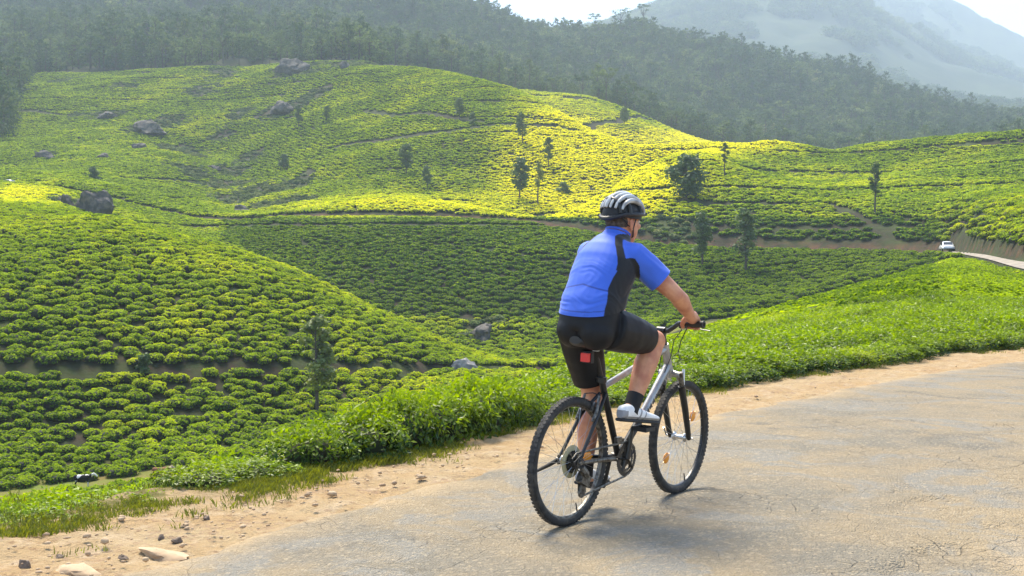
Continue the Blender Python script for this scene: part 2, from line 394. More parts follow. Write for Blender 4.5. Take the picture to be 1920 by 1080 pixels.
# ---- ground sheet
us = np.arange(-1290, 3290, 7.0)
rows = np.concatenate([np.arange(1.0, 16, .25), np.arange(16, 60, .6), np.arange(60, 260, 1.1), np.arange(260, 620, 3.0), np.geomspace(620, 4700, 150)])
UU, RR = np.meshgrid(us, rows)
X = (UU - 960) / F * RR
Z = terrain(X, RR)
nr, nc = X.shape
vid = np.arange(nr * nc).reshape(nr, nc)
quads = np.stack([vid[:-1, :-1], vid[:-1, 1:], vid[1:, 1:], vid[1:, :-1]], -1).reshape(-1)
gme = fast_mesh('hillside', np.stack([X, RR, Z], -1).reshape(-1, 3), quads, 4, True)
dR0 = RR - near_lines(UU, iR0); dR1 = RR - near_lines(UU, iR1); dR2 = RR - near_lines(UU, iR2)
bankm = np.clip(1 - np.abs((dR1 + dR2) / 2) / 1.4, 0, 1)
valley = np.clip(1.3 - np.abs(RR - near_lines(UU, iV)) / 4.0, 0, 1) * (UU < 1780)
wood = np.clip((RR - near_lines(UU, iF2) + 40) / 30, 0, 1)
wood = np.maximum(wood, np.clip((RR - near_lines(UU, iRG) - 8) / 25, 0, 1) * ((UU < 700) | (UU > 1340)))
far = np.clip((RR - 1300) / 300, 0, 1)
fattr(gme, 'bank', bankm.ravel()); fattr(gme, 'valley', valley.ravel()); fattr(gme, 'wood', wood.ravel()); fattr(gme, 'far', far.ravel()); fattr(gme, 'dirt', (RR < near_lines(UU, iA)).astype(float).ravel())
q = N('hillside_ground')
soil = q.mix(q.rng(q.noise(.9), .35, .68), (.040, .026, .016), (.022, .032, .010))
soil = q.mix(q.rng(q.noise(.16), .5, .7), soil, (.050, .070, .016))
redc = q.mix(q.rng(q.noise(.5, 6), .35, .62), (.14, .065, .038), (.040, .036, .020))
soil = q.mix(q.rng(q.noise(.05), .45, .6, 0, .6), soil, (.035, .050, .014))
c = q.mix(q.attr('bank'), soil, redc)
c = q.mix(q.attr('valley'), c, q.mix(q.rng(q.noise(.35, 6), .38, .62), (.12, .15, .022), (.17, .13, .040)))
c = q.mix(q.attr('wood'), c, q.mix(q.noise(.06), (.030, .040, .018), (.060, .060, .030)))
fm = q.mix(q.rng(q.noise(.0042, 8, .62), .46, .56), (.024, .042, .018), (.055, .075, .030))
fm = q.mix(q.rng(q.noise(.02, 6), .5, .7), fm, (.04, .05, .028))
c = q.mix(q.attr('dirt'), c, q.mix(q.noise(3.), (.38, .27, .16), (.28, .21, .13)))
c = q.mix(q.attr('far'), c, fm)
q.base(c).rough(.95, .15); q.bump(q.noise(2.2, 6), .6, .12)
ground = obj('hillside', gme, q.m); tag(ground, kind='structure')

# ---- rear ground (behind and beside the viewpoint), so that the place goes on
rear = Geo(); rear.add([(-400, -400, -.06), (400, -400, -.06), (400, 3.2, -.06), (-400, 3.2, -.06)], [(0, 1, 2, 3)])
ro = rear.build('ground', mat('rear_ground', (.26, .19, .11), .95, noise=(.3, (.08, .12, .03), .45, .6)), smooth=False); tag(ro, kind='structure')

# ---- road by the camera: ragged old asphalt
EDGE = np.array([(200, 1080), (380, 1036), (600, 965), (800, 905), (930, 866), (1160, 816), (1340, 776), (1500, 745), (1640, 714), (1780, 692), (1920, 674)], float)
ed = ground_D(EDGE[:, 1]); left = np.stack([(EDGE[:, 0] - 960) / F * ed, ed], 1)
d0 = np.array([.61, .79])
left = np.concatenate([[left[0] - d0 * 14, left[0] - d0 * 7, left[0] - d0 * 2.5], left, [[12.5, 20.6], [20, 27.5], [29, 40], [35.5, 56], [38.6, 72], [40.2, 92]]])
def resample(P, step):
    s = np.concatenate([[0], np.cumsum(np.hypot(*np.diff(P, axis=0).T))])
    t = np.arange(0, s[-1], step)
    Q = np.stack([np.interp(t, s, P[:, 0]), np.interp(t, s, P[:, 1])], 1)
    w = max(2, int(1.2 / step)); k = np.exp(-.5 * (np.arange(-3 * w, 3 * w + 1) / w) ** 2); k /= k.sum()
    for a in (0, 1): Q[:, a] = np.convolve(np.pad(Q[:, a], 3 * w, mode='reflect', reflect_type='odd'), k, 'valid')
    return Q
LE = resample(left, .06)
LE = LE[:int(46 / .06)] if False else LE
tang = np.gradient(LE, axis=0); tang /= np.hypot(*tang.T)[:, None]; nrm = np.stack([tang[:, 1], -tang[:, 0]], 1)
ROADW = 3.75
sarc = np.arange(len(LE)) * .06
near_n = int(np.argmax(LE[:, 1] > 26))
def road_z(x, y):
    return np.interp(y, [26, 60, 92, 110], [0, 0.1, .45, 1.6])
def pothole(x, y, z):
    for px, py, rx, ry, dp in ((1735, 945, .34, .15, .020), (1700, 915, .20, .06, .014), (1745, 1050, .34, .12, .024), (1870, 985, .12, .06, .016), (1815, 962, .22, .08, .014)):
        D0 = ground_D(py); x0 = (px - 960) / F * D0
        dx, dy = x - x0, y - D0; ca, sa = math.cos(.66), math.sin(.66)
        a, b = (dx * sa + dy * ca), (dx * ca - dy * sa)
        r = np.hypot(a / rx, b / ry) + .55 * fbm(x, y, .16, 3)
        z = z - dp * np.clip((1 - r) * 5, 0, 1) * (1 + .25 * fbm(x, y, .12, 2))
    return z
tt = np.concatenate([np.linspace(0, ROADW, 68)])
edge_n = .17 * fbm(sarc, sarc * 0 + 4.2, .9, 4) + .05 * fbm(sarc, sarc * 0 + 9.2, .18, 2)
P0 = LE[:near_n]; Nn = nrm[:near_n]
off = tt[None, :] + (edge_n[:near_n, None] * np.clip(1 - tt[None, :] / .5, 0, 1)) + ((edge_n[::-1][:near_n, None]) * np.clip(1 - (ROADW - tt[None, :]) / .5, 0, 1))
RX = P0[:, None, 0] + Nn[:, None, 0] * off; RY = P0[:, None, 1] + Nn[:, None, 1] * off
RZ = .000 + .008 * fbm(RX, RY, 1.4, 3) + .005 * fbm(RX, RY, .22, 3)
RZ = RZ - .025 * np.clip(1 - tt[None, :] / .10, 0, 1) - .025 * np.clip(1 - (ROADW - tt[None, :]) / .10, 0, 1)
RZ = pothole(RX, RY, RZ)
vid = np.arange(RX.size).reshape(RX.shape)
rme = fast_mesh('road', np.stack([RX, RY, RZ], -1).reshape(-1, 3), np.stack([vid[:-1, :-1], vid[1:, :-1], vid[1:, 1:], vid[:-1, 1:]], -1).reshape(-1), 4, True)
fattr(rme, 'across', np.broadcast_to(tt / ROADW, RX.shape).ravel())
q = N('old_asphalt')
big = q.noise(.55, 5, .6); mid = q.noise(3.2, 6, .6); fine = q.noise(70, 3, .6)
c = q.mix(q.rng(big, .42, .58), (0.217, 0.195, 0.149), (0.334, 0.259, 0.155))
c = q.mix(q.rng(q.noise(1.1, 5, .65, dist=1.2), .50, .58), c, (0.261, 0.246, 0.208))
c = q.mix(q.rng(q.noise(.9, 7, .7, dist=.8), .56, .62, 0, .8), c, (0.166, 0.149, 0.116))
c = q.mix(q.rng(mid, .50, .70, 0, .55), c, (0.377, 0.281, 0.159))
agg = q.voro(85.0); c = q.mix(q.rng(agg, .1, .75, 0, .45), c, (0.166, 0.141, 0.107))
agc = q.n('TexVoronoi'); agc.inputs['Scale'].default_value = 60; q.l(q.pos(), agc.inputs['Vector'])
hs = q.n('RGBToBW'); q.l(agc.outputs['Color'], hs.inputs[0])
c = q.mix(q.rng(hs.outputs[0], .62, .9, 0, .45), c, (0.466, 0.378, 0.251))
wv = q.n('VectorMath', operation='ADD'); wn_ = q.n('TexNoise'); wn_.inputs['Scale'].default_value = 2.0; q.l(q.pos(), wn_.inputs['Vector'])
vs = q.n('VectorMath', operation='SCALE'); vs.inputs['Scale'].default_value = .35; q.l(wn_.outputs['Color'], vs.inputs[0]); q.l(q.pos(), wv.inputs[0]); q.l(vs.outputs[0], wv.inputs[1])
cr1 = q.math('MULTIPLY', .55, q.rng(q.voro(1.7, 'DISTANCE_TO_EDGE', wv.outputs[0]), 0., .010, 1, 0))
cr2 = q.rng(q.voro(6.5, 'DISTANCE_TO_EDGE', wv.outputs[0]), 0., .035, 1, 0)
crm = q.math('MULTIPLY', q.math('MAXIMUM', cr1, q.math('MULTIPLY', cr2, q.rng(q.noise(.8, 4), .46, .56))), q.rng(q.noise(1.3, 3), .44, .58))
c = q.mix(q.math('MULTIPLY', crm, .24), c, (0.077, 0.065, 0.048))
ac = q.attr('across')
dusty = q.math('ADD', q.rng(ac, .0, .10, 1, 0), q.rng(ac, .80, 1.0, 0, 1)); dusty = q.math('MULTIPLY', dusty, q.rng(q.noise(2.6, 6), .35, .62))
c = q.mix(dusty, c, (0.466, 0.336, 0.183))
q.base(c).rough(.88, .25)
hgt = q.math('SUBTRACT', q.math('ADD', q.math('MULTIPLY', q.rng(agg, 0, .8, 1, 0), .7), q.math('MULTIPLY', mid, 1.2)), q.math('MULTIPLY', crm, .9))
q.bump(q.math('ADD', hgt, q.math('MULTIPLY', q.noise(14, 6, .7), 1.6)), .9, .016)
road = obj('road', rme, q.m); tag(road, kind='structure')
# the same road, onward round the bend
P1 = LE[near_n - 2::12]; N1 = nrm[near_n - 2::12]
t1 = np.linspace(0, 1, 6) * np.interp(P1[:, 1], [26, 92], [ROADW, 10])[:, None]
BX = P1[:, None, 0] + N1[:, None, 0] * t1; BY = P1[:, None, 1] + N1[:, None, 1] * t1
BZ = np.maximum(road_z(BX, BY), terrain(BX, BY)) + .05
vid = np.arange(BX.size).reshape(BX.shape)
bme = fast_mesh('road', np.stack([BX, BY, BZ], -1).reshape(-1, 3), np.stack([vid[:-1, :-1], vid[1:, :-1], vid[1:, 1:], vid[:-1, 1:]], -1).reshape(-1), 4, True)
M['far_road'] = mat('pale_hill_road', (.30, .255, .20), .9, noise=(.5, (.22, .19, .16), .35, .65))
tag(obj('road_bend', bme, M['far_road']), kind='structure')
ui = np.arange(-1200, 2260, 6.0)
w_ = np.linspace(.22, .78, 6)
r0 = near_lines(ui, iR0)[:, None]; r1 = near_lines(ui, iR1)[:, None]
HD = r0 + (r1 - r0) * w_[None, :]; HX = (ui[:, None] - 960) / F * HD
HZ = terrain_base(np.broadcast_to(ui[:, None], HD.shape), HD) + .10
vid = np.arange(HX.size).reshape(HX.shape)
hme = fast_mesh('hill_road', np.stack([HX, HD, HZ], -1).reshape(-1, 3), np.stack([vid[:-1, :-1], vid[1:, :-1], vid[1:, 1:], vid[:-1, 1:]], -1).reshape(-1), 4, True)
tag(obj('hill_road', hme, M['far_road']), kind='structure')

# ---- dirt shoulder between asphalt and hedge
ue = np.arange(-420, 2300, 3.0)
e_px = np.concatenate([[-1300], EDGE[:, 0], [2300]]); e_py = np.concatenate([[1450], EDGE[:, 1], [650]])
eD = ground_D(np.interp(ue, e_px, e_py)); vD = verge_D(ue) + .55
s_ = np.linspace(0, 1, 46)
SD = (eD - .45)[:, None] * (1 - s_) + vD[:, None] * s_
SX = (ue[:, None] - 960) / F * SD
SZ = -.014 + .022 * fbm(SX, SD, .7, 4) + .022 * fbm(SX, SD, .14, 3) + .02 * (s_[None, :] - .5)
rut = fbm(SX * .6 + SD * .2, SD, .35, 3); SZ += .03 * np.clip(rut - .25, 0, 1) * np.interp(ue, [300, 700], [1, .3])[:, None]
vid = np.arange(SX.size).reshape(SX.shape)
sme = fast_mesh('dirt_shoulder', np.stack([SX, SD, SZ], -1).reshape(-1, 3), np.stack([vid[:-1, :-1], vid[1:, :-1], vid[1:, 1:], vid[:-1, 1:]], -1).reshape(-1), 4, True)
fattr(sme, 'out', np.broadcast_to(s_, SX.shape).ravel())
q = N('sandy_dirt')
c = q.mix(q.rng(q.noise(1.4, 6, .6), .35, .65), (0.410, 0.305, 0.172), (0.390, 0.262, 0.130))
c = q.mix(q.rng(q.noise(5.5, 6, .65), .50, .72), c, (0.479, 0.370, 0.244))
c = q.mix(q.rng(q.noise(13, 6, .75), .54, .68, 0, .75), c, (0.168, 0.092, 0.050))
c = q.mix(q.math('MULTIPLY', q.rng(q.attr('out'), .72, .92), q.rng(q.noise(4.5, 5), .38, .55)), c, (0.143, 0.126, 0.038))
gv = q.voro(34.0); gc = q.n('TexVoronoi'); gc.inputs['Scale'].default_value = 34; q.l(q.pos(), gc.inputs['Vector']); gb = q.n('RGBToBW'); q.l(gc.outputs['Color'], gb.inputs[0])
c = q.mix(q.math('MULTIPLY', q.rng(gb.outputs[0], .60, .72), q.rng(q.noise(2.2, 4), .42, .60, 0, .6)), c, (.30, .20, .13))
q.base(c).rough(.95, .15)
q.bump(q.math('ADD', q.noise(22, 6, .65), q.math('MULTIPLY', q.noise(90, 3), .4)), 1.0, .032)
M['dirt'] = q.m
tag(obj('dirt_shoulder', sme, q.m), kind='structure')

# ------------------------------------------------------------------ leaves and bushes
def leaf_cloud(P, Nn, size, ratio, r, fold=False, droop=0.0, tilt=.6, jit=.35):
    """P positions, Nn outward directions -> leaf blades: verts, loops, per-vertex leaf index"""
    n = len(P)
    d = Nn + r.normal(0, tilt, (n, 3)); d /= np.linalg.norm(d, axis=1)[:, None]        # blade normal
    t = np.cross(d, r.normal(0, 1, (n, 3))); t /= np.linalg.norm(t, axis=1)[:, None]    # blade axis
    s = np.cross(d, t); L = (size * (1 + r.uniform(-jit, jit, n)))[:, None]; W = L * ratio
    if fold:
        v = np.stack([P, P + t * L * .42 + s * W * .5 + d * L * .05, P + t * L * .45 - d * L * .05, P + t * L * .42 - s * W * .5 + d * L * .05, P + t * L - d * L * droop], 1)
        idx = np.array([0, 1, 2, 1, 4, 2, 0, 2, 3, 2, 4, 3]); k = 5
    else:
        v = np.stack([P - t * L * .5, P + s * W * .5, P + t * L * .5, P - s * W * .5], 1); idx = np.array([0, 1, 2, 0, 2, 3]); k = 4
    loops = (np.arange(n)[:, None] * k + idx[None, :]).ravel()
    return v.reshape(-1, 3), loops, np.repeat(np.arange(n), k)

def bush_points(n, rx, h, r, side=.4, dome=.38):
    ns = int(n * side); nt = n - ns
    a, b, c_, d_ = r.uniform(0, 6.3, 4)
    lob = lambda ph: 1 + .12 * np.sin(3 * ph + a) + .09 * np.sin(5 * ph + b) + .05 * np.sin(8 * ph + c_)
    ph = r.uniform(0, 2 * np.pi, nt); rho = np.sqrt(r.random(nt))
    X_ = rx * rho * lob(ph) * np.cos(ph); Y_ = rx * rho * lob(ph) * np.sin(ph)
    Zt = h * (1 - dome * rho ** 2.8) * (1 + .09 * np.sin(X_ / rx * 5 + a) * np.sin(Y_ / rx * 5 + b)) - r.random(nt) ** 2 * .16 * h
    Nt = np.stack([X_ / rx * .75 * rho, Y_ / rx * .75 * rho, np.full(nt, .9)], 1)
    ph2 = r.uniform(0, 2 * np.pi, ns); zz = r.uniform(.10, .72, ns)
    rr = rx * lob(ph2) * (1.0 - .10 * (zz - .45) ** 2 * 4) * (1 - r.random(ns) * .2)
    S = np.stack([rr * np.cos(ph2), rr * np.sin(ph2), zz * h], 1); Ns = np.stack([np.cos(ph2), np.sin(ph2), np.full(ns, .35)], 1)
    P = np.concatenate([np.stack([X_, Y_, Zt], 1), S]); Nn = np.concatenate([Nt, Ns]); Nn /= np.linalg.norm(Nn, axis=1)[:, None]
    fr = np.concatenate([np.clip(r.normal(.62, .26, nt), 0, 1), np.clip(r.normal(.08, .14, ns), 0, 1)])  # tops carry real flush; sides darkened further to paint the backlit front's shade
    return P, Nn, fr
def core_shell(rx, h, r, n=10, k=1.0):
    rx, h = rx * k, h * (k + 1) / 2
    a = r.uniform(0, 6.3); v = []; f = []
    prof = [(.72, .02), (.84, .30), (.84, .60), (.62, .80), (.28, .88)]
    for k in range(n):
        ph = 2 * math.pi * k / n; l = 1 + .10 * math.sin(3 * ph + a)
        for q_, z in prof: v.append((rx * q_ * l * math.cos(ph), rx * q_ * l * math.sin(ph), h * z))
    m = len(prof)
    for k in range(n):
        for j in range(m - 1):
            A_, B_, C_, D_ = k * m + j, ((k + 1) % n) * m + j, ((k + 1) % n) * m + j + 1, k * m + j + 1
            f += [A_, B_, C_, A_, C_, D_]
    v.append((0, 0, h * .9)); tp = len(v) - 1
    for k in range(n): f += [k * m + m - 1, ((k + 1) % n) * m + m - 1, tp]
    return np.array(v), np.array(f)
def bush_mesh(name, n, leaf, ratio, rx, h, seed, fold=False, side=.4, tilt=.6, shoots=0, m='tea', dome=.38):
    r = np.random.default_rng(seed)
    P, Nn, fr = bush_points(n, rx, h, r, side, dome)
    if shoots:      # upright young shoots that break the outline
        k = r.choice(np.nonzero(P[:, 2] > h * .72)[0], shoots)
        for j in range(4):
            P = np.concatenate([P, P[k] + Vector((0, 0, 1)) * 0 + np.stack([r.normal(0, .012, shoots), r.normal(0, .012, shoots), np.full(shoots, .03 + .028 * j)], 1)])
            ang = r.uniform(0, 6.3, shoots); Nn = np.concatenate([Nn, np.stack([np.cos(ang) * .8, np.sin(ang) * .8, np.full(shoots, .5)], 1)])
            fr = np.concatenate([fr, np.clip(r.normal(.85, .12, shoots), 0, 1)])
    v, lp, li = leaf_cloud(P, Nn, leaf, ratio, r, fold, droop=.12, tilt=tilt)
    cv, cf = core_shell(rx, h, r, 10, .66 if fold else 1.0)
    me = fast_mesh(name, np.concatenate([v, cv]), np.concatenate([lp, cf + len(v)]), 3, False)
    fattr(me, 'fresh', np.concatenate([fr[li], np.zeros(len(cv))]))
    me.materials.append(M[m]); me.materials.append(M['tea_core'])
    mi = np.zeros(len(me.polygons), np.int32); mi[len(lp) // 3:] = 1; me.polygons.foreach_set('material_index', mi)
    return me

protos = bpy.data.collections.new('prototypes')     # not linked to the scene
def proto_set(name, meshes):
    c = bpy.data.collections.new(name)
    for i, me in enumerate(meshes): c.objects.link(bpy.data.objects.new(f'{name}_{i:02d}', me))
    return c
def scatter(name, pts, scl, rz, var, tint, coll, tiltv=None):
    me = bpy.data.meshes.new(name); n = len(pts)
    me.vertices.add(n); me.vertices.foreach_set('co', np.asarray(pts, np.float32).ravel())
    def a(nm, ty, vals, key):
        x = me.attributes.new(nm, ty, 'POINT'); x.data.foreach_set(key, np.asarray(vals).ravel())
    a('scl', 'FLOAT_VECTOR', np.asarray(scl, np.float32), 'vector')
    rot = np.zeros((n, 3), np.float32); rot[:, 2] = rz
    if tiltv is not None: rot[:, :2] = tiltv
    a('rot', 'FLOAT_VECTOR', rot, 'vector'); a('pick', 'INT', np.asarray(var, np.int32), 'value'); a('tint', 'FLOAT', np.asarray(tint, np.float32), 'value')
    o = bpy.data.objects.new(name, me); C.objects.link(o)
    g = bpy.data.node_groups.new(name, 'GeometryNodeTree')
    g.interface.new_socket('Geometry', in_out='INPUT', socket_type='NodeSocketGeometry')
    g.interface.new_socket('Geometry', in_out='OUTPUT', socket_type='NodeSocketGeometry')
    gi = g.nodes.new('NodeGroupInput'); go = g.nodes.new('NodeGroupOutput')
    ip = g.nodes.new('GeometryNodeInstanceOnPoints'); ci = g.nodes.new('GeometryNodeCollectionInfo')
    ci.inputs['Collection'].default_value = coll; ci.inputs['Separate Children'].default_value = True; ci.inputs['Reset Children'].default_value = True
    def na(nm, ty):
        x = g.nodes.new('GeometryNodeInputNamedAttribute'); x.data_type = ty; x.inputs[0].default_value = nm; return x.outputs[0]
    g.links.new(gi.outputs[0], ip.inputs['Points']); g.links.new(ci.outputs[0], ip.inputs['Instance'])
    ip.inputs['Pick Instance'].default_value = True
    g.links.new(na('pick', 'INT'), ip.inputs['Instance Index']); g.links.new(na('rot', 'FLOAT_VECTOR'), ip.inputs['Rotation']); g.links.new(na('scl', 'FLOAT_VECTOR'), ip.inputs['Scale'])
    g.links.new(ip.outputs[0], go.inputs[0])
    m = o.modifiers.new('scatter', 'NODES'); m.node_group = g
    return o

near_bush = [bush_mesh(f'tea_bush_near_{i}', 2500, .064, .44, .60, .52, 20 + i, True, .42, .55, 110) for i in range(4)]
mid_bush = [bush_mesh(f'tea_bush_mid_{i}', 380, .165, .62, .62, .66, 40 + i, False, .36, .45, m='tea_far', dome=.42) for i in range(4)]
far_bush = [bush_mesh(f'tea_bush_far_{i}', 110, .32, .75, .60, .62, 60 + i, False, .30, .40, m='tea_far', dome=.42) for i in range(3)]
c_near, c_mid, c_far = proto_set('near_tea', near_bush), proto_set('mid_tea', mid_bush), proto_set('far_tea', far_bush)

def project(x, y, z):
    f = y * math.cos(PITCH) - (z - CAM_H) * math.sin(PITCH); v = y * math.sin(PITCH) + (z - CAM_H) * math.cos(PITCH)
    return 960 + F * x / f, 540 - F * v / f
# footpaths and other gaps between the bushes, drawn on the hillside
def path_world(pp): return np.array([hit(a, b, 150, 700)[:2] for a, b in pp])
PATHS = [(path_world([(632, 276), (700, 266), (760, 258), (850, 246), (968, 236)]), 2.2), (path_world([(968, 236), (1040, 236), (1080, 246)]), 1.3),
         (path_world([(680, 210), (760, 216), (840, 220), (905, 230)]), 1.4),
         (path_world([(1230, 376), (1290, 378), (1340, 383), (1420, 384), (1560, 384), (1900, 385)]), 1.0),
         (path_world([(30, 208), (70, 210), (112, 216)]), 1.6), (path_world([(1000, 180), (1060, 184), (1110, 188)]), 2.4), (path_world([(1100, 238), (1160, 230), (1210, 222)]), 2.4),
         (path_world([(1000, 405), (1040, 402), (1080, 404)]), 1.2), (path_world([(720, 318), (750, 319)]), .9), (path_world([(1800, 275), (1920, 268)]), .9)]
BARE = [(hit(a, b, lo, 700)[:2], r) for a, b, lo, r in ((470, 368, 235, 11), (520, 385, 235, 9), (420, 350, 240, 9), (560, 345, 240, 6), (530, 202, 150, 10), (280, 238, 150, 9), (200, 214, 150, 7), (700, 385, 400, 0), (350, 320, 240, 8), (345, 285, 240, 9), (85, 292, 240, 5), (1290, 432, 190, 3.5), (1250, 425, 190, 4), (150, 385, 60, 5), (420, 250, 150, 6), (640, 120, 150, 12), (560, 130, 150, 14), (330, 222, 150, 7), (450, 212, 150, 6), (150, 217, 150, 6), (380, 168, 150, 9), (600, 172, 150, 6), (120, 152, 150, 9), (240, 162, 150, 7), (420, 135, 150, 11), (680, 122, 150, 8), (465, 300, 235, 6), (440, 320, 235, 7), (500, 355, 235, 6), (905, 622, 128, 3))]
def keep(x, y):
    ok = np.ones(len(x), bool)
    for P, w in PATHS:
        for i in range(len(P) - 1):
            a, b = P[i], P[i + 1]; ab = b - a; t = np.clip(((x - a[0]) * ab[0] + (y - a[1]) * ab[1]) / (ab @ ab), 0, 1)
            ok &= np.hypot(x - a[0] - t * ab[0], y - a[1] - t * ab[1]) > w + .25 * fbm(x, y, 4, 2)
    for (cx, cy), w in BARE:
        ok &= np.hypot(x - cx, (y - cy) * .6) > .75 * w * (1 + 1.1 * fbm(x, y, 7, 3))
    return ok
def grid(x0, x1, y0, y1, sp, jit, ang=0.0):
    R_ = np.hypot(x1 - x0, y1 - y0) / 2 + sp; n = int(2 * R_ / sp) + 1
    a, b = np.meshgrid(np.arange(n) * sp - R_, (np.arange(int(n / .866)) * sp * .866) - R_)
    a = a + (np.arange(a.shape[0]) % 2)[:, None] * sp / 2
    a = a.ravel() + rng.uniform(-jit, jit, a.size) * sp; b = b.ravel() + rng.uniform(-jit, jit, b.size) * sp
    x = a * math.cos(ang) - b * math.sin(ang) + (x0 + x1) / 2; y = a * math.sin(ang) + b * math.cos(ang) + (y0 + y1) / 2
    m = (x > x0) & (x < x1) & (y > y0) & (y < y1); return x[m], y[m]
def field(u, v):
    """tea leaf tint by projected position, sun patches painted yellow and valley side shade painted dark"""
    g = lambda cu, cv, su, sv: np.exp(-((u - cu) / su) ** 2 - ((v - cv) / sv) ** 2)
    t = .48 + .06 * ((v > 380) & (u < 1005)) + 1.0 * g(1110, 335, 165, 75) + .8 * g(1350, 266, 180, 24) + .50 * g(1040, 250, 90, 70) + .35 * g(760, 385, 230, 20) + .45 * g(50, 365, 90, 20) + .15 * g(1500, 400, 500, 60)  # sunlight on the saddle and bright crests painted as yellower leaf
    t = np.where((v > 412) & (u > 420) & (u < 1760) & (v < 600), np.where((u < 1005) & (v > np.interp(u, [0, 200, 450, 700, 850, 1000], [380, 400, 462, 572, 642, 690]) + 4), t, t * .2), t)  # low tint paints shade onto the valley side below the hill road
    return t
def dist_road(x, y):
    P = LE[::10]; d = np.full(len(x), 1e9)
    for p, n_ in zip(P, nrm[::10]):
        e = (x - p[0]) * n_[0] + (y - p[1]) * n_[1]; al = np.abs((x - p[0]) * n_[1] - (y - p[1]) * n_[0])
        d = np.where(al < .9, np.minimum(d, np.where(e < 0, -e, 0)), d)
    return d

XS, YS, SP = [], [], []
def add_zone(x0, x1, y0, y1, sp, jit, ang, mask):
    x, y = grid(x0, x1, y0, y1, sp, jit, ang); u = 960 + F * x / y
    m = mask(u, y); x, y, u = x[m], y[m], u[m]
    m = keep(x, y); XS.append(x[m]); YS.append(y[m]); SP.append(np.full(m.sum(), sp))
L_ = near_lines
inframe = lambda u, p=160: (u > -p) & (u < 1920 + p)
# 1 near field behind the roadside hedge
add_zone(-8, 60, 8, 118, 1.02, .28, .6, lambda u, y: inframe(u, 250) & (u > 900) & (y > L_(u, iA) + 1.25) & (y < L_(u, iC) + 4) & (u < 2100))
add_zone(-45, 2, 8, 75, 1.25, .3, .4, lambda u, y: inframe(u) & (u <= 900) & (y > L_(u, iA) + 7) & (y < L_(u, iV) - 4))
# 2 hill across the little valley, below and above its terrace path
add_zone(-80, 8, 62, 182, 1.13, .30, .35, lambda u, y: inframe(u) & (u < 1010) & (((y > L_(u, iV) + .9) & (y < L_(u, iT) - .2)) | ((y > L_(u, iT2) + .25) & (y < L_(u, iK2)))))
# 3 valley side below the hill road, its shade painted in by field()
add_zone(-130, 80, 120, 245, 1.22, .30, .15, lambda u, y: inframe(u) & (y < L_(u, iR0) - 1.2) & (y > np.where(u < 1010, L_(u, iK2), L_(u, iV) + 5)) & (u < 1800))
# 4 the big hills above the road
add_zone(-260, 160, 95, 580, 1.46, .22, .95, lambda u, y: inframe(u, 120) & (y > L_(u, iR2) + .8) & (y < L_(u, iRG) + 14) & (u > 56 - (560 - y) * .36))
add_zone(-40, 120, 400, 640, 2.0, .22, .5, lambda u, y: (u > 880) & (u < 1350) & (y > L_(u, iDP) - 5) & (y < L_(u, iF1) + 12))
tx, ty, tsp = np.concatenate(XS), np.concatenate(YS), np.concatenate(SP)
tz = terrain(tx, ty) - .04
tu, tv = project(tx, ty, tz)
m = ~((ty > 190) & (((tz + 1.6 * fbm(tx, ty, 45, 2)) % 7.5) < .62) & (fbm(tx + 90, ty, 60, 2) > -.05)); tx, ty, tz, tsp, tu, tv = [a[m] for a in (tx, ty, tz, tsp, tu, tv)]
m = dist_road(tx, ty) > .9; tx, ty, tz, tsp, tu, tv = [a[m] for a in (tx, ty, tz, tsp, tu, tv)]
m = (tv < 1300) & ((rng.random(len(tx)) > .05) | (ty < 45)); tx, ty, tz, tsp, tu, tv = [a[m] for a in (tx, ty, tz, tsp, tu, tv)]
nb = len(tx)
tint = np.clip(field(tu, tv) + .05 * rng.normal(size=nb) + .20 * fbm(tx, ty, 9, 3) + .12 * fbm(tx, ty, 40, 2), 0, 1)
bs = tsp / 1.13 * np.clip(rng.normal(1.0, .13, nb), .68, 1.35)
nearf = (tu > 900) & (ty < L_(tu, iC) + 5)
bs = np.where(nearf, tsp * rng.uniform(.98, 1.22, nb), bs)
bh = np.where(nearf, rng.uniform(.72, .92, nb), bs * rng.uniform(.78, 1.0, nb) * np.where(ty > 190, .82, .95))
print('tea bushes', nb)
order = np.argsort(ty)
is_near = (ty < 34)

# roadside hedge bushes: each one a thing
hu = np.arange(-55, 1950, 2.0); hx = (hu - 960) / F * (verge_D(hu) + .52); hy = verge_D(hu) + .52
hs_ = np.concatenate([[0], np.cumsum(np.hypot(np.diff(hx), np.diff(hy)))])
pos = []; s = .1
while s < hs_[-1]:
    u_ = np.interp(s, hs_, hu); pos.append((u_, np.interp(s, hs_, hx), np.interp(s, hs_, hy))); s += random.uniform(.40, .56) * (1.35 if u_ > 1300 else 1)
HL = {0: ('low bright tea bush in the short hedge in front of the black and white cow', 'low tea bushes at the near end of the verge'),
      1: ('knee-high tea seedling in the gap between the short hedge and the tall clump', 'small tea bushes in the hedge gap'),
      2: ('tall glossy tea bush of the thick dark-fronted hedge clump behind the bicycle', 'tall tea bushes of the hedge clump'),
      3: ('tea bush at the edge of the dirt verge just beyond the bicycle', 'tea bushes beyond the bicycle'),
      4: ('dark-fronted tea bush lining the sandy verge ahead of the front wheel', 'tea bushes lining the verge ahead')}
n_ind = 0; hedge_rows = {}
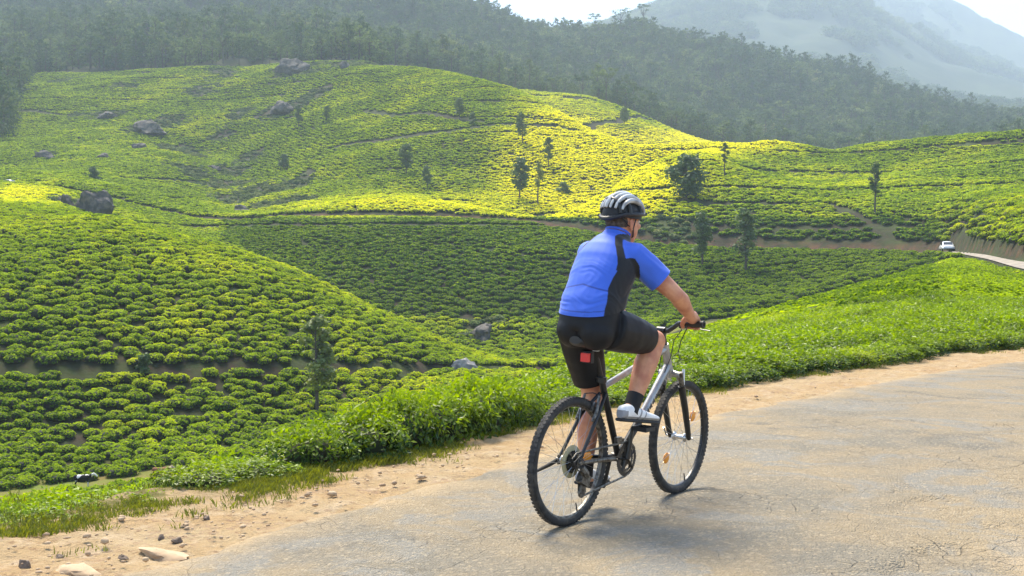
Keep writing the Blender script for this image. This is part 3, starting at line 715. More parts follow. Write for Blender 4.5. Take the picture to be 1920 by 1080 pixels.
for u_, x_, y_ in pos:
    k = 0 if u_ < 300 else 1 if u_ < 480 else 2 if u_ < 945 else 3 if u_ < 1290 else 4
    hgt = (.26, .26, .68, .36, .46)[k] * random.uniform(.85, 1.12)
    if k == 0: hgt *= np.interp(u_, [-300, 0, 160, 300], [.8, .75, 1.15, .7])
    if k == 2: hgt *= np.interp(u_, [480, 560, 640, 900, 945], [.75, .8, 1.0, 1.15, .95])
    wd = (.50, .48, .58, .58, .75)[k] * random.uniform(.9, 1.15)
    o = bpy.data.objects.new('tea_bush', random.choice(near_bush)); C.objects.link(o)
    dy = random.uniform(-.10, .14)
    o.location = (x_ + dy * .5, y_ + dy, -.05 if k else -.12); o.rotation_euler = (0, 0, random.uniform(0, 6.28)); o.scale = (wd, wd, hgt)
    o['tint'] = float(np.clip(random.gauss((.48, .5, .40, .42, .40)[k], .08), 0, 1))
    hedge_rows.setdefault(k, []).append(o); tag(o, HL[k][0], 'tea bush', HL[k][1]); n_ind += 1
ORD = 'first second third fourth fifth sixth seventh eighth ninth tenth eleventh twelfth thirteenth fourteenth fifteenth sixteenth seventeenth eighteenth nineteenth twentieth twenty-first twenty-second twenty-third twenty-fourth'.split()
for k, txt in ((0, '%s low bright tea bush from the bottom corner, in the short hedge before the cow'), (1, '%s small tea bush after the short hedge, in the gap before the tall clump'), (2, '%s bush from the bicycle in the tall dark-fronted hedge clump behind it'), (3, '%s tea bush beyond the bicycle along the verge, counted from the rear wheel'), (4, '%s tea bush lining the sandy verge, counted onward from the front wheel')):
    row = [o for o in hedge_rows.get(k, []) ]
    if k == 2: row = row[::-1]
    for i, o in enumerate(row[:len(ORD)]): o['label'] = txt % ORD[i]
# nearest bushes of the open field: things too; the rest of the plantation is uncountable cover
cand = [i for i in order if nearf[i] and -10 < tu[i] < 1930 and ty[i] < 60][:max(0, 298 - n_ind)]
indiv = np.zeros(nb, bool); indiv[cand] = True
for i in cand:
    o = bpy.data.objects.new('tea_bush', near_bush[i % 4]); C.objects.link(o)
    o.location = (tx[i], ty[i], tz[i]); o.rotation_euler = (0, 0, float(rng.uniform(0, 6.28))); o.scale = (bs[i], bs[i], bh[i])
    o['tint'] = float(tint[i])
    if tu[i] < 1290: tag(o, 'flat-topped tea bush in the sloping field seen past the bicycle, behind the verge hedge', 'tea bush', 'tea bushes of the field behind the bicycle')
    else: tag(o, 'flat-topped bright tea bush in the close carpet between sandy verge and valley edge', 'tea bush', 'tea bushes of the carpet ahead')
print('single bushes', n_ind + len(cand))
def cover(name, m, coll, nv, label):
    n = m.sum()
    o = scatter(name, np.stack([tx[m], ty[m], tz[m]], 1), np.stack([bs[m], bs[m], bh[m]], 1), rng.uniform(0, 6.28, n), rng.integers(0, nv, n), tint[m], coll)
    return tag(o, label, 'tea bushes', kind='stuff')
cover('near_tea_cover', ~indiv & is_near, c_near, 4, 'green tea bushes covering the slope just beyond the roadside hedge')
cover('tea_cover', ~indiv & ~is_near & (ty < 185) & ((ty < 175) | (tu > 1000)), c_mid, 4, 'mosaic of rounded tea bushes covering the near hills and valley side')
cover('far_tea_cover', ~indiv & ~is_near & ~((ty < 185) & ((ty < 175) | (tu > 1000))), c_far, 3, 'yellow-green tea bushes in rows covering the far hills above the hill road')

# ------------------------------------------------------------------ trees
def tree_meshes(seed, h, w, kind, leaves, leaf, material):
    """returns trunk mesh, crown mesh; origin at the foot"""
    r = np.random.default_rng(seed); R_ = random.Random(seed)
    bend = Vector((R_.uniform(-.03, .03) * h, R_.uniform(-.03, .03) * h, 0))
    cb = {'column': .30, 'round': .16, 'umbrella': .45, 'thin': .45, 'shrub': .04}[kind]
    tr = max(.035, h * (.016 if kind != 'round' else .03))
    g = Geo()
    pts = [Vector((0, 0, -.3)), bend * .3 + Vector((0, 0, h * .3)), bend * .7 + Vector((0, 0, h * .62)), bend + Vector((0, 0, h * (.93 if kind != 'umbrella' else .85)))]
    g.tube(pts, [tr * 1.35, tr, tr * .7, tr * .2], 7)
    P = []; clumps = []
    nl = {'column': 26, 'round': 28, 'umbrella': 9, 'thin': 16, 'shrub': 10}[kind]
    for i in range(nl):
        a = R_.uniform(0, 6.28) if kind != 'umbrella' else 6.28 * i / nl + R_.uniform(-.3, .3)
        t = cb + (1 - cb) * (i + .5) / nl
        prof = {'column': math.sin(math.pi * min(1, (t - cb) / (1 - cb) * .80 + .16)) ** .7, 'round': math.sqrt(max(.05, 1 - ((t - .55) / .48) ** 2)), 'umbrella': 1.0, 'thin': .9 * math.sin(math.pi * min(1, (t - cb) / (1 - cb) * .8 + .15)), 'shrub': math.sqrt(max(.1, 1 - (t * .9) ** 2))}[kind]
        rad = w / 2 * prof * R_.uniform(.45, .85)
        if kind == 'umbrella': t = R_.uniform(.80, .97)
        base = bend * t + Vector((0, 0, h * (t - (.10 if kind != 'umbrella' else .32)))); tip = bend * t + Vector((rad * math.cos(a), rad * math.sin(a), h * t))
        if base.z < .1: base.z = .1
        g.tube([base, base.lerp(tip, .55) + Vector((0, 0, -.02 * h)), tip], [tr * .42, tr * .28, tr * .10], 5)
        cr = (w * R_.uniform(.17, .28)) if kind != 'umbrella' else w * R_.uniform(.13, .2)
        clumps.append((tip, cr, cr * (.62 if kind != 'umbrella' else .35)))
    if kind != 'umbrella': clumps.append((bend + Vector((0, 0, h * .95)), w * .16, w * .16))
    n = leaves // len(clumps)
    for c_, rr, rz_ in clumps:
        d = r.normal(size=(n, 3)); d /= np.linalg.norm(d, axis=1)[:, None]; rad = r.random(n) ** .45
        p = d * rad[:, None] * np.array([rr, rr, rz_]) * (1 + .25 * r.normal(size=(n, 1)))
        P.append(np.concatenate([p + np.array(c_), d, np.full((n, 1), np.clip(r.normal(.35, .2), 0, 1))], 1))
    P = np.concatenate(P)
    v, lp, li = leaf_cloud(P[:, :3], P[:, 3:6] * .6 + np.array([0, 0, .5]), leaf, .7, r, False, tilt=.6)
    me = fast_mesh('crown', v, lp, 3); fattr(me, 'fresh', np.clip(P[li, 6] + r.normal(0, .1, len(P))[li], 0, 1)); me.materials.append(material)
    return g.mesh('trunk'), me
TREES = [  # foot u, foot v, top v, crown width px, kind, search from, label, tint
    (862, 224, 185, 20, 'column', 'slim dark tree above the long footpath, highest on the central hill', .1),
    (887, 234, 212, 17, 'shrub', 'small bushy tree just below the highest slim tree on the central hill', .1),
    (980, 270, 212, 22, 'column', 'dark column-shaped tree at the upper end of the long footpath', .0),
    (1028, 314, 258, 19, 'column', 'slender thin-stemmed tree on the yellow slope, right of the column-shaped tree', .2),
    (974, 376, 298, 36, 'column', 'full-crowned dark tree on the yellow slope above the helmet, left of a pale sapling', .1),
    (1008, 386, 306, 18, 'thin', 'pale yellowish sapling with a bare stem beside the full-crowned dark tree', .8),
    (1056, 364, 344, 28, 'shrub', 'low round shrub on the yellow slope above the cyclist', .3),
    (762, 328, 272, 28, 'column', 'grey-green tree with rounded crown in the middle of the central hill', .0),
    (801, 356, 312, 20, 'column', 'short dark tree below the grey-green tree on the central hill', .0),
    (1288, 374, 296, 66, 'round', 'large dark round-crowned tree at the bend of the footpath', .0),
    (1358, 334, 268, 15, 'thin', 'very thin tall tree on the yellow rise beside the large round tree', .1),
    (1640, 404, 307, 25, 'thin', 'tall bare-stemmed tree with tufted top alone on the far bright hillside', .0),
    (1317, 502, 400, 40, 'column', 'hazy tall tree beside the hill road, nearer the cyclist', .1),
    (1399, 512, 392, 42, 'column', 'tall feathery tree beside the hill road, nearer the white car', .1),
    (595, 775, 598, 68, 'column', 'tall pale feathery tree on the near hill by the terrace path', .8),
    (1170, 236, 203, 18, 'column', 'small tree on the hazy second hill below the forest', .2),
    (560, 240, 196, 18, 'column', 'thin dark tree among the rocks of the left-hand hill, the taller of two', .1),
    (613, 228, 200, 14, 'column', 'thin dark tree among the rocks of the left-hand hill, the shorter of two', .1),
    (532, 320, 290, 20, 'column', 'small pale grey tree beside the scrubby gully', .2),
    (1300, 246, 206, 20, 'column', 'light green tree at the forest foot behind the yellow saddle', .5),
    (176, 338, 316, 24, 'shrub', 'dark round shrub on the slope above the big boulder', .0),
    (748, 106, 74, 18, 'column', 'pale green tree at the forest edge above the hill dome', .6),
    (275, 700, 668, 34, 'shrub', 'rounded leafy shrub standing on the terrace path of the near hill', .25),
    (1116, 66, 38, 28, 'umbrella', 'lone flat-topped tree on the skyline, leftmost of the three', .0),
    (1162, 56, 29, 36, 'umbrella', 'wide flat-topped tree on the skyline, middle of the three', .0),
    (1204, 52, 21, 30, 'umbrella', 'flat-topped tree leaning on the skyline, rightmost of the three', .0)]
for i, (u_, fv, tv_, wpx, kind, lab, tn) in enumerate(TREES):
    sky_tree = kind == 'umbrella'
    if sky_tree:
        D_ = 1056.0; x_ = (u_ - 960) / F * D_; p = Vector((x_, D_, float(terrain(np.array([x_]), np.array([D_]))[0])))
    else:
        p = hit(u_, fv, 60 if fv > 500 else 150, 900)
    h_ = float(zray(u_, tv_, p.y) - p.z) ; w_ = wpx * p.y / F
    h_ = max(h_, w_ * .7) * (1.35 if sky_tree else 1)
    tm, cm = tree_meshes(100 + i, h_, w_, kind, 2200 if not sky_tree else 420, max(.22, min(.7, w_ * .115)) if not sky_tree else .9, M['oak'])
    e = empty('shrub' if kind == 'shrub' else 'shade_tree' if not sky_tree else 'skyline_tree', p)
    e['tint'] = tn
    obj('stem' if kind == 'shrub' else 'trunk', tm, M['bark'], e); c_ = obj('crown', cm, None, e); c_['tint'] = tn
    tag(e, lab, 'shrub' if kind == 'shrub' else 'tree', 'single trees on the tea hills' if not sky_tree else 'trees on the skyline')

def forest_proto(name, seed, h, w, kind, leaves, leaf):
    tm, cm = tree_meshes(seed, h, w, kind, leaves, leaf, M['forest'])
    n0 = len(cm.vertices); v = np.zeros(n0 * 3, np.float32); cm.vertices.foreach_get('co', v)
    tv_ = np.zeros(len(tm.vertices) * 3, np.float32); tm.vertices.foreach_get('co', tv_)
    lp = np.zeros(len(cm.loops), np.int32); cm.loops.foreach_get('vertex_index', lp)
    tm.calc_loop_triangles(); tl = np.zeros(len(tm.loop_triangles) * 3, np.int32); tm.loop_triangles.foreach_get('vertices', tl)
    fr = np.zeros(n0, np.float32); cm.attributes['fresh'].data.foreach_get('value', fr)
    me = fast_mesh(name, np.concatenate([v.reshape(-1, 3), tv_.reshape(-1, 3)]), np.concatenate([lp, tl + n0]), 3)
    fattr(me, 'fresh', np.concatenate([fr, np.zeros(len(tv_) // 3)])); me.materials.append(M['forest']); me.materials.append(M['bark'])
    mi = np.zeros(len(me.polygons), np.int32); mi[len(lp) // 3:] = 1; me.polygons.foreach_set('material_index', mi)
    return me
c_forest = proto_set('forest_kind', [forest_proto('forest_tree_round', 301, 11, 9.5, 'round', 420, 1.0), forest_proto('forest_tree_tall', 302, 16, 7.5, 'column', 380, .95), forest_proto('forest_tree_broad', 303, 10, 11, 'round', 420, 1.1), forest_proto('forest_tree_flat', 304, 15, 10, 'umbrella', 260, 1.0)])
fx, fy = grid(-620, 620, 520, 1120, 7.4, .36)
fu = 960 + F * fx / fy
m = inframe(fu, 120) & (fy < L_(fu, iG2) + 18) & (((fy > L_(fu, iF2) - 45) & (fu >= 720)) | ((fy > L_(fu, iRG) + 18) & (fu < 720)) )
m &= ~((fu > 880) & (fu < 1345) & (fy < L_(fu, iF1) + 14))
gx, gy = grid(-260, -130, 370, 600, 5.4, .36); gu = 960 + F * gx / gy; mg = (gu < 62 - (560 - gy) * .36 + 16 * fbm(gx, gy, 20, 2)) & (gu > -160) & (gy > 385)
fx = np.concatenate([fx[m], gx[mg]]); fy = np.concatenate([fy[m], gy[mg]]); fz = terrain(fx, fy) - .5
n = len(fx); s = rng.uniform(.55, 1.2, n) * (1 + .25 * fbm(fx, fy, 60, 2)); fuu, _ = project(fx, fy, fz)
pk = rng.choice([0, 0, 0, 1, 1, 2, 2, 3], n)
tag(scatter('forest', np.stack([fx, fy, fz], 1), np.stack([s, s, s * rng.uniform(.85, 1.2, n)], 1), rng.uniform(0, 6.28, n), pk, np.clip(.25 + .5 * fbm(fx, fy, 45, 3) + .12 * rng.normal(size=n), 0, .8), c_forest), 'hazy grey-green forest covering the mountainside above the tea hills', 'forest', kind='stuff')
print('forest', n)
fx, fy = grid(-1300, 1300, 1300, 3950, 16, .4); fu = 960 + F * fx / fy
m = inframe(fu, 100) & (fu > 900) & (fbm(fx, fy, 260, 4) + .25 * fbm(fx, fy, 60, 2) > np.interp(fy, [1300, 2000, 2700, 3900], [-.5, -.2, -.02, -.1]))
fx, fy = fx[m], fy[m]; fz = terrain(fx, fy) - 1; n = len(fx); s = rng.uniform(1.2, 2.2, n)
tag(scatter('mountain_forest', np.stack([fx, fy, fz], 1), np.stack([s * 1.2, s * 1.2, s * .8], 1), rng.uniform(0, 6.28, n), rng.choice([0, 2], n), np.clip(.3 + .5 * fbm(fx, fy, 200, 3), 0, .9), c_forest), 'pale blue far-off woods on the distant mountains', 'forest', kind='stuff')
print('far forest', n)

# scrub in the gullies and bare patches
sx, sy = [], []
for (cx, cy), w in BARE:
    if w < 1: continue
    k = int(w * w * 2.0); a = rng.uniform(0, 6.28, k); r_ = np.sqrt(rng.random(k)) * w
    sx.append(cx + r_ * np.cos(a)); sy.append(cy + r_ * np.sin(a) / .6)
sx, sy = np.concatenate(sx), np.concatenate(sy); sz = terrain(sx, sy) - .1; n = len(sx); s = rng.uniform(.5, 1.5, n)
c_scrub = proto_set('scrub_kind', [])
for i in range(2):
    me = far_bush[i].copy(); me.name = 'scrub_bush'; me.materials.clear(); me.materials.append(M['forest']); me.materials.append(M['bark']); c_scrub.objects.link(bpy.data.objects.new(f'scrub_{i}', me))
mi = None
tag(scatter('scrub', np.stack([sx, sy, sz], 1), np.stack([s * 1.2, s, s * .9], 1), rng.uniform(0, 6.28, n), rng.integers(0, 2, n), rng.uniform(.2, .7, n), c_scrub), 'brownish scrub filling the gullies and bare patches of the hills', 'scrub', kind='stuff')

# ------------------------------------------------------------------ rocks
def rock_mesh(name, dims, seed, rough=.35, sub=4, flat=.35):
    bm = bmesh.new(); bmesh.ops.create_icosphere(bm, subdivisions=sub, radius=1.0); r = random.Random(seed)
    off = Vector((r.uniform(0, 50), r.uniform(0, 50), r.uniform(0, 50)))
    from mathutils import noise as mn
    cuts = [(Vector((r.uniform(-1, 1), r.uniform(-1, 1), r.uniform(-.2, 1))).normalized(), r.uniform(.55, .85)) for _ in range(9)]
    for v in bm.verts:
        p = v.co.copy()
        for n_, d in cuts:
            e = p.dot(n_) - d
            if e > 0: p -= n_ * e * .9
        p *= 1 + rough * (mn.fractal(p * 1.6 + off, 1.0, 2.0, 5))
        if p.z < -flat: p.z = -flat + (p.z + flat) * .15
        v.co = Vector((p.x * dims[0] / 2, p.y * dims[1] / 2, (p.z + flat) * dims[2] / (1 + flat)))
    me = bpy.data.meshes.new(name); bm.to_mesh(me); bm.free(); me.shade_smooth()
    try: me.set_sharp_from_angle(angle=math.radians(35))
    except Exception: pass
    return me
M['rock'] = mat('dark_weathered_rock', (.060, .056, .052), .9, noise=(1.3, (.15, .125, .10), .42, .68), bump=(5, .8, .12))
M['pale_rock'] = mat('pale_rock', (.34, .32, .29), .9, noise=(2.0, (.14, .13, .12), .40, .66), bump=(6, .8, .06))
M['stone'] = mat('brown_stone', (.15, .11, .08), .9, noise=(9, (.24, .18, .13), .4, .65), bump=(30, .7, .01))
M['slab'] = mat('sandy_slab', (.50, .36, .22), .92, noise=(6, (.33, .22, .13), .42, .66), bump=(24, .7, .012))
ROCKS = [(172, 402, 92, 52, 'rock', 'boulder', 'big dark boulder with a pale patch on the crest of the near hill', 60), (122, 386, 40, 26, 'rock', 'boulder', 'brown lump of rock leaning against the big boulder', 60),
         (280, 250, 78, 26, 'rock', 'boulder', 'wide dark outcrop on the left-hand hill, largest of the high rocks', 150), (262, 280, 34, 16, 'rock', 'boulder', 'dark rounded rock just below the wide outcrop', 150), (200, 222, 56, 15, 'rock', 'boulder', 'flat dark outcrop above the wide one on the left-hand hill', 150),
         (85, 298, 40, 16, 'rock', 'boulder', 'dark rock alone near the photo edge above the hill road', 150), (197, 297, 38, 10, 'rock', 'boulder', 'low flat dark rock between the lone rock and the rounded one', 150), (548, 136, 60, 28, 'rock', 'boulder', 'craggy grey rock at the forest edge above the left-hand hill', 150),
         (648, 128, 30, 14, 'rock', 'boulder', 'small grey rock at the forest edge beside the craggy one', 150), (530, 212, 60, 24, 'rock', 'boulder', 'brown rocky knoll in the middle of the left-hand hill', 150), (400, 318, 34, 10, 'rock', 'boulder', 'dark low rock at the head of the scrubby gully', 150),
         (903, 636, 76, 34, 'rock', 'boulder', 'grey slab-like rock exposed on the valley side below the central tea', 128), (866, 696, 50, 24, 'pale_rock', 'boulder', 'whitish streaked rock face at the end of the terrace path', 60), (455, 398, 44, 14, 'rock', 'boulder', 'dark rock in the gully above the hill road', 235)]
for i, (u_, v_, wpx, hpx, mt, cat, lab, lo) in enumerate(ROCKS):
    p = hit(u_, v_, lo, 900); k = p.y / F
    o = obj('boulder' if hpx > 20 else 'rock_outcrop', rock_mesh('rock', (wpx * k * 1.0, wpx * k * .7, hpx * k * 1.1), 500 + i), M[mt]); o.location = p - Vector((0, 0, hpx * k * .12)); o.rotation_euler = (0, 0, i * 1.3 if i else .2)
    tag(o, lab, 'rock', 'rocks among the tea')
STONES = [(44, 1058, 26, 22, 'stone', 'dark brown rounded stone on the sand at the bottom corner'), (298, 1034, 118, 20, 'slab', 'flat sandy slab with a dark undercut edge by the asphalt'), (150, 1066, 110, 22, 'slab', 'broad pale sandstone slab sunk in the dirt near the bottom corner'),
          (330, 1010, 22, 10, 'stone', 'larger of two dark stones on the dirt above the sandy slab'), (300, 1004, 18, 10, 'stone', 'smaller of two dark stones on the dirt above the sandy slab'), (386, 968, 16, 8, 'stone', 'small dark stone alone in the middle of the dirt shoulder'), (108, 1040, 18, 9, 'stone', 'small brown stone beside the broad sandstone slab'),
          (340, 985, 16, 7, 'stone', 'flat brown stone at the grass edge above the slab'), (228, 1042, 22, 9, 'stone', 'reddish stone between the two pale slabs')]
for i, (u_, v_, wpx, hpx, mt, lab) in enumerate(STONES):
    D_ = float(ground_D(v_)); k = D_ / F
    o = obj('stone' if mt == 'stone' else 'stone_slab', rock_mesh('stone', (wpx * k, wpx * k * (.8 if mt == 'stone' else .6), hpx * k), 700 + i, .3, 3), M[mt]); o.location = ((u_ - 960) * k, D_, -.010 - hpx * k * (.38 if mt == 'slab' else .2)); o.rotation_euler = (0, 0, -.5 if mt == 'slab' else i * 1.1)
    tag(o, lab, 'stone', 'stones on the dirt shoulder')
# gravel and grass of the verge
pv, pf = [], []
base_ico = bmesh.new(); bmesh.ops.create_icosphere(base_ico, subdivisions=1, radius=1.0); bv = np.array([v.co[:] for v in base_ico.verts]); bf = np.array([[v.index for v in f.verts] for f in base_ico.faces]); base_ico.free()
npb = 260
uu = rng.uniform(-60, 1950, npb); uu = np.where(rng.random(npb) < .6, rng.uniform(-60, 900, npb), uu); tt_ = rng.beta(1.2, 1.6, npb)
eDp = ground_D(np.interp(uu, e_px, e_py)); Dp = eDp + (verge_D(uu) - eDp) * tt_
sizes = rng.gamma(1.4, .0032, npb) + .003
for i in range(npb):
    s3 = sizes[i] * rng.uniform(.7, 1.3, 3) * np.array([1.2, 1.2, .7]); a = rng.uniform(0, 6.28)
    v = bv * (1 + rng.uniform(-.22, .22, (len(bv), 1))) * s3; v = np.stack([v[:, 0] * math.cos(a) - v[:, 1] * math.sin(a), v[:, 0] * math.sin(a) + v[:, 1] * math.cos(a), v[:, 2]], 1)
    pv.append(v + np.array([(uu[i] - 960) / F * Dp[i], Dp[i], .014])); pf.append(bf + i * len(bv))
gm = fast_mesh('gravel', np.concatenate(pv), np.concatenate(pf).ravel(), 3); 
tag(obj('gravel', gm, M['slab']), 'loose brown gravel strewn over the sandy shoulder', 'gravel', kind='stuff')
nt = 4800
uu = rng.uniform(-200, 2050, nt); bandw = np.interp(uu, [0, 300, 900, 1000, 1300, 1920], [.42, .40, .35, .40, .40, .7])
tt_ = rng.normal(.10, .26, nt) * bandw / .4; Dg = verge_D(uu) + tt_ ; xg = (uu - 960) / F * Dg
m = (fbm(xg, Dg, .45, 3) > -.24 + np.where(tt_ < -.05, .30, 0)) & (tt_ < 1.2); uu, Dg, xg = uu[m], Dg[m], xg[m]; nt = len(uu)
bl = 12; hgt = rng.uniform(.012, .040, (nt, bl)) * (1 + .8 * np.clip(fbm(xg, Dg, .5, 2), 0, 1))[:, None]; ang = rng.uniform(0, 6.28, (nt, bl)); lean = rng.uniform(.2, .9, (nt, bl))
bx = xg[:, None] + rng.normal(0, .03, (nt, bl)); by = Dg[:, None] + rng.normal(0, .03, (nt, bl)); wv_ = .003
ca, sa = np.cos(ang), np.sin(ang); z0 = np.full_like(bx, -.01)
v = np.stack([np.stack([bx - sa * wv_, by + ca * wv_, z0], -1), np.stack([bx + sa * wv_, by - ca * wv_, z0], -1), np.stack([bx + ca * hgt * lean * .45 + sa * wv_ * .7, by + sa * hgt * lean * .45 - ca * wv_ * .7, z0 + hgt * .65], -1), np.stack([bx + ca * hgt * lean, by + sa * hgt * lean, z0 + hgt], -1)], 2).reshape(-1, 3)
k = np.arange(nt * bl)[:, None] * 4; lp = (k + np.array([0, 1, 2, 0, 2, 3])).ravel()
gme2 = fast_mesh('grass', v, lp, 3); fattr(gme2, 'fresh', np.repeat(np.clip(rng.normal(.5, .32, nt * bl), 0, 1), 4)); 
go_ = obj('verge_grass', gme2, M['grass']); go_['tint'] = .45; tag(go_, 'short yellowish grass along the edge of the dirt shoulder', 'grass', kind='stuff')

# ------------------------------------------------------------------ bicycle and rider share one frame: x forward, y left, z up
REAR = Vector((.2760, 6.0627, -.002)); HEAD = math.radians(38.2); LEAN = math.radians(3.0)
fw = Vector((math.sin(HEAD), math.cos(HEAD), 0)); rt0 = Vector((math.cos(HEAD), -math.sin(HEAD), 0)); zz_ = Vector((0, 0, 1))
up2 = zz_ * math.cos(LEAN) + rt0 * math.sin(LEAN); lf = -(rt0 * math.cos(LEAN) - zz_ * math.sin(LEAN))
BM = Matrix(((fw.x, lf.x, up2.x, REAR.x), (fw.y, lf.y, up2.y, REAR.y), (fw.z, lf.z, up2.z, REAR.z), (0, 0, 0, 1)))
M['rubber'] = mat('tyre_rubber', (.030, .029, .027), .85, noise=(30, (.085, .075, .062), .45, .75), bump=(120, .5, .004))
M['black_metal'] = mat('black_paint', (.012, .012, .013), .35, spec=.5)
M['black_plastic'] = mat('black_plastic', (.016, .016, .017), .55)
M['silver'] = mat('silver_paint', (.42, .42, .41), .36, metal=.6, noise=(18, (.30, .30, .30), .4, .7))
M['steel'] = mat('bright_steel', (.55, .55, .55), .32, metal=1.0)
M['dull_steel'] = mat('grimy_steel', (.20, .19, .17), .45, metal=.8, noise=(60, (.06, .05, .04), .4, .65))
M['amber'] = mat('amber_reflector', (.85, .30, .02), .25, spec=.7)
M['redlight'] = mat('red_reflector', (.75, .03, .03), .3, spec=.7)
M['yellow_disc'] = mat('yellowed_spoke_guard', (.42, .36, .20), .5)
M['letter'] = mat('dark_lettering', (.04, .04, .045), .4)
bike = empty('mountain_bike'); bike.matrix_world = BM
tag(bike, 'black and silver mountain bike ridden along the cracked road', 'bicycle')
BB = Vector((.455, 0, .29)); RA = Vector((0, 0, .328)); FA = Vector((1.098, 0, .328))
def wheel(cx, front):
    w = empty('wheel'); w.parent = bike; w.location = (cx, 0, .328); w.rotation_euler = (0, 0, .03 if front else 0)
    tag(w, ('front' if front else 'rear') + ' wheel with worn dark tyre')
    g = Geo(); prof = [(.305 + .0225 * math.cos(a), .0225 * math.sin(a)) for a in [2 * math.pi * k / 14 for k in range(14)]]
    g.lathe(prof, (0, 0, 0), 'y', 72); ty_ = g.build('tyre', M['rubber'], w)
    g = Geo()
    for k in range(84):                                   # tread blocks
        a = 2 * math.pi * k / 84
        for y_, da in ((-.012, 0), (.012, .5)):
            aa = a + da * 2 * math.pi / 84; r_ = .3265
            g.box((r_ * math.cos(aa), y_, r_ * math.sin(aa)), (.0022, .011, .015), Matrix.Rotation(-aa, 3, 'Y'))
        for y_ in (-.0175, .0175):
            r_ = .3190; g.box((r_ * math.cos(a), y_, r_ * math.sin(a)), (.002, .005, .014), Matrix.Rotation(-a, 3, 'Y'))
    g.build('tread', M['rubber'], w, smooth=False)
    g = Geo(); g.lathe([(.296, -.013), (.296, .013), (.288, .013), (.279, .008), (.277, 0), (.279, -.008), (.288, -.013)], (0, 0, 0), 'y', 64); g.build('rim', M['dull_steel'] if not front else M['black_metal'], w)
    hw = .048 if front else .052
    g = Geo(); g.lathe([(.006, -hw), (.016, -hw), (.026, -hw + .012), (.026, -hw + .016), (.013, -hw + .024), (.013, hw - .024), (.026, hw - .016), (.026, hw - .012), (.016, hw), (.006, hw)], (0, 0, 0), 'y', 20); g.build('hub', M['steel'], w)
    ang0 = .1
    spm = None
    for k in range(32):
        side = 1 if k % 2 else -1; cross = .42 * (1 if (k // 2) % 2 else -1)
        a = ang0 + 2 * math.pi * k / 32
        p0 = Vector((.025 * math.cos(a + cross), side * (hw - .014), .025 * math.sin(a + cross))); p1 = Vector((.279 * math.cos(a), 0, .279 * math.sin(a)))
        if spm is None or True:
            gg = Geo(); gg.tube([p0, p1], .0010, 4, False); gg.build('spoke', M['steel'], w)
    g = Geo(); a = -1.25; g.tube([(.279 * math.cos(a), 0, .279 * math.sin(a)), (.235 * math.cos(a), 0, .235 * math.sin(a))], [.004, .003], 6); g.build('valve', M['black_plastic'], w)
    return w
fwh = wheel(FA.x, True); rwh = wheel(0, False)
def reflector(w, dx, dz):
    g = Geo(); a = math.atan2(dz, dx); rot = Matrix.Rotation(-a, 3, 'Y')
    g.ball((dx, .0, dz), (.034, .009, .030), 14, 8, rot); g.box((dx, 0, dz), (.08, .005, .006), rot); g.build('reflector', M['amber'], w)
reflector(fwh, .147, .105); reflector(fwh, -.147, -.105); reflector(rwh, .165, .0)
# frame
g = Geo(); ST = Vector((.268, 0, .705)); HT = Vector((.882, 0, .868)); HB = Vector((.938, 0, .735))
g.tube([ST + Vector((.012, 0, -.02)), HT + Vector((.005, 0, -.02))], [.017, .019], 14); tt1 = g.build('top_tube', M['silver'], bike)
g = Geo(); dm = BB.lerp(HB, .42); g.tube([BB + Vector((.02, 0, .02)), dm], [.0212, .0222], 14); g.build('down_tube', M['black_metal'], bike)
g = Geo(); g.tube([dm, HB + Vector((-.01, 0, .02))], [.0225, .0235], 14); dtb = g.build('down_tube', M['silver'], bike)
dv = (HB - BB).normalized(); un = Vector((0, -1, 0))
for k, wdt in enumerate((.020, .012, .022, .016, .010, .022, .014, .020)):            # worn block lettering along the tube, as in the photograph
    c_ = BB.lerp(HB,   .45 + .055 * k); gg = Geo(); ax = math.atan2(dv.z, dv.x); rot = Matrix.Rotation(-ax, 3, 'Y')
    gg.box(c_ + Vector((0, -.0215, 0)), (wdt, .004, .017), rot); gg.box(c_ + Vector((.012 * dv.x, -.0218, .012 * dv.z)), (.006, .004, .026), rot)
    gg.build('lettering', M['letter'], dtb, smooth=False)
g = Geo(); g.tube([BB, ST + (ST - BB).normalized() * .03], .0175, 14); g.build('seat_tube', M['black_metal'], bike)
g = Geo(); g.tube([BB + Vector((0, -.037, 0)), BB + Vector((0, .037, 0))], .024, 16); g.build('bottom_bracket', M['black_metal'], bike)
g = Geo(); g.tube([HB - (HT - HB).normalized() * .01, HT + (HT - HB).normalized() * .01], .023, 16); g.build('head_tube', M['silver'], bike)
for s in (-1, 1):
    g = Geo(); g.tube([BB + Vector((-.02, s * .028, 0)), (.22, s * .052, .315), RA + Vector((.01, s * .062, -.002))], [.013, .012, .009], 10); g.build('chain_stay', M['dull_steel'] if s < 0 else M['black_metal'], bike)
    g = Geo(); g.tube([RA + Vector((0, s * .062, .01)), (.16, s * .052, .545), ST + Vector((.01, s * .018, -.055))], [.009, .010, .009], 10); g.build('seat_stay', M['black_metal'], bike)
    g = Geo(); g.box(RA + Vector((.005, s * .062, 0)), (.035, .006, .05)); g.tube([RA + Vector((0, s * .055, 0)), RA + Vector((0, s * .078, 0))], .010, 10); g.build('dropout', M['dull_steel'], bike)
    # rear brake arms, on the stays
    g = Geo(); b0 = Vector((.150, s * .050, .565)); g.tube([b0 - Vector((.03, 0, .04)), b0, b0 + Vector((.03, -s * .005, .085))], [.009, .011, .007], 8); g.box(b0 + Vector((-.005, -s * .018, .03)), (.055, .012, .012), Matrix.Rotation(-.9, 3, 'Y')); g.build('brake_arm', M['dull_steel'], bike)
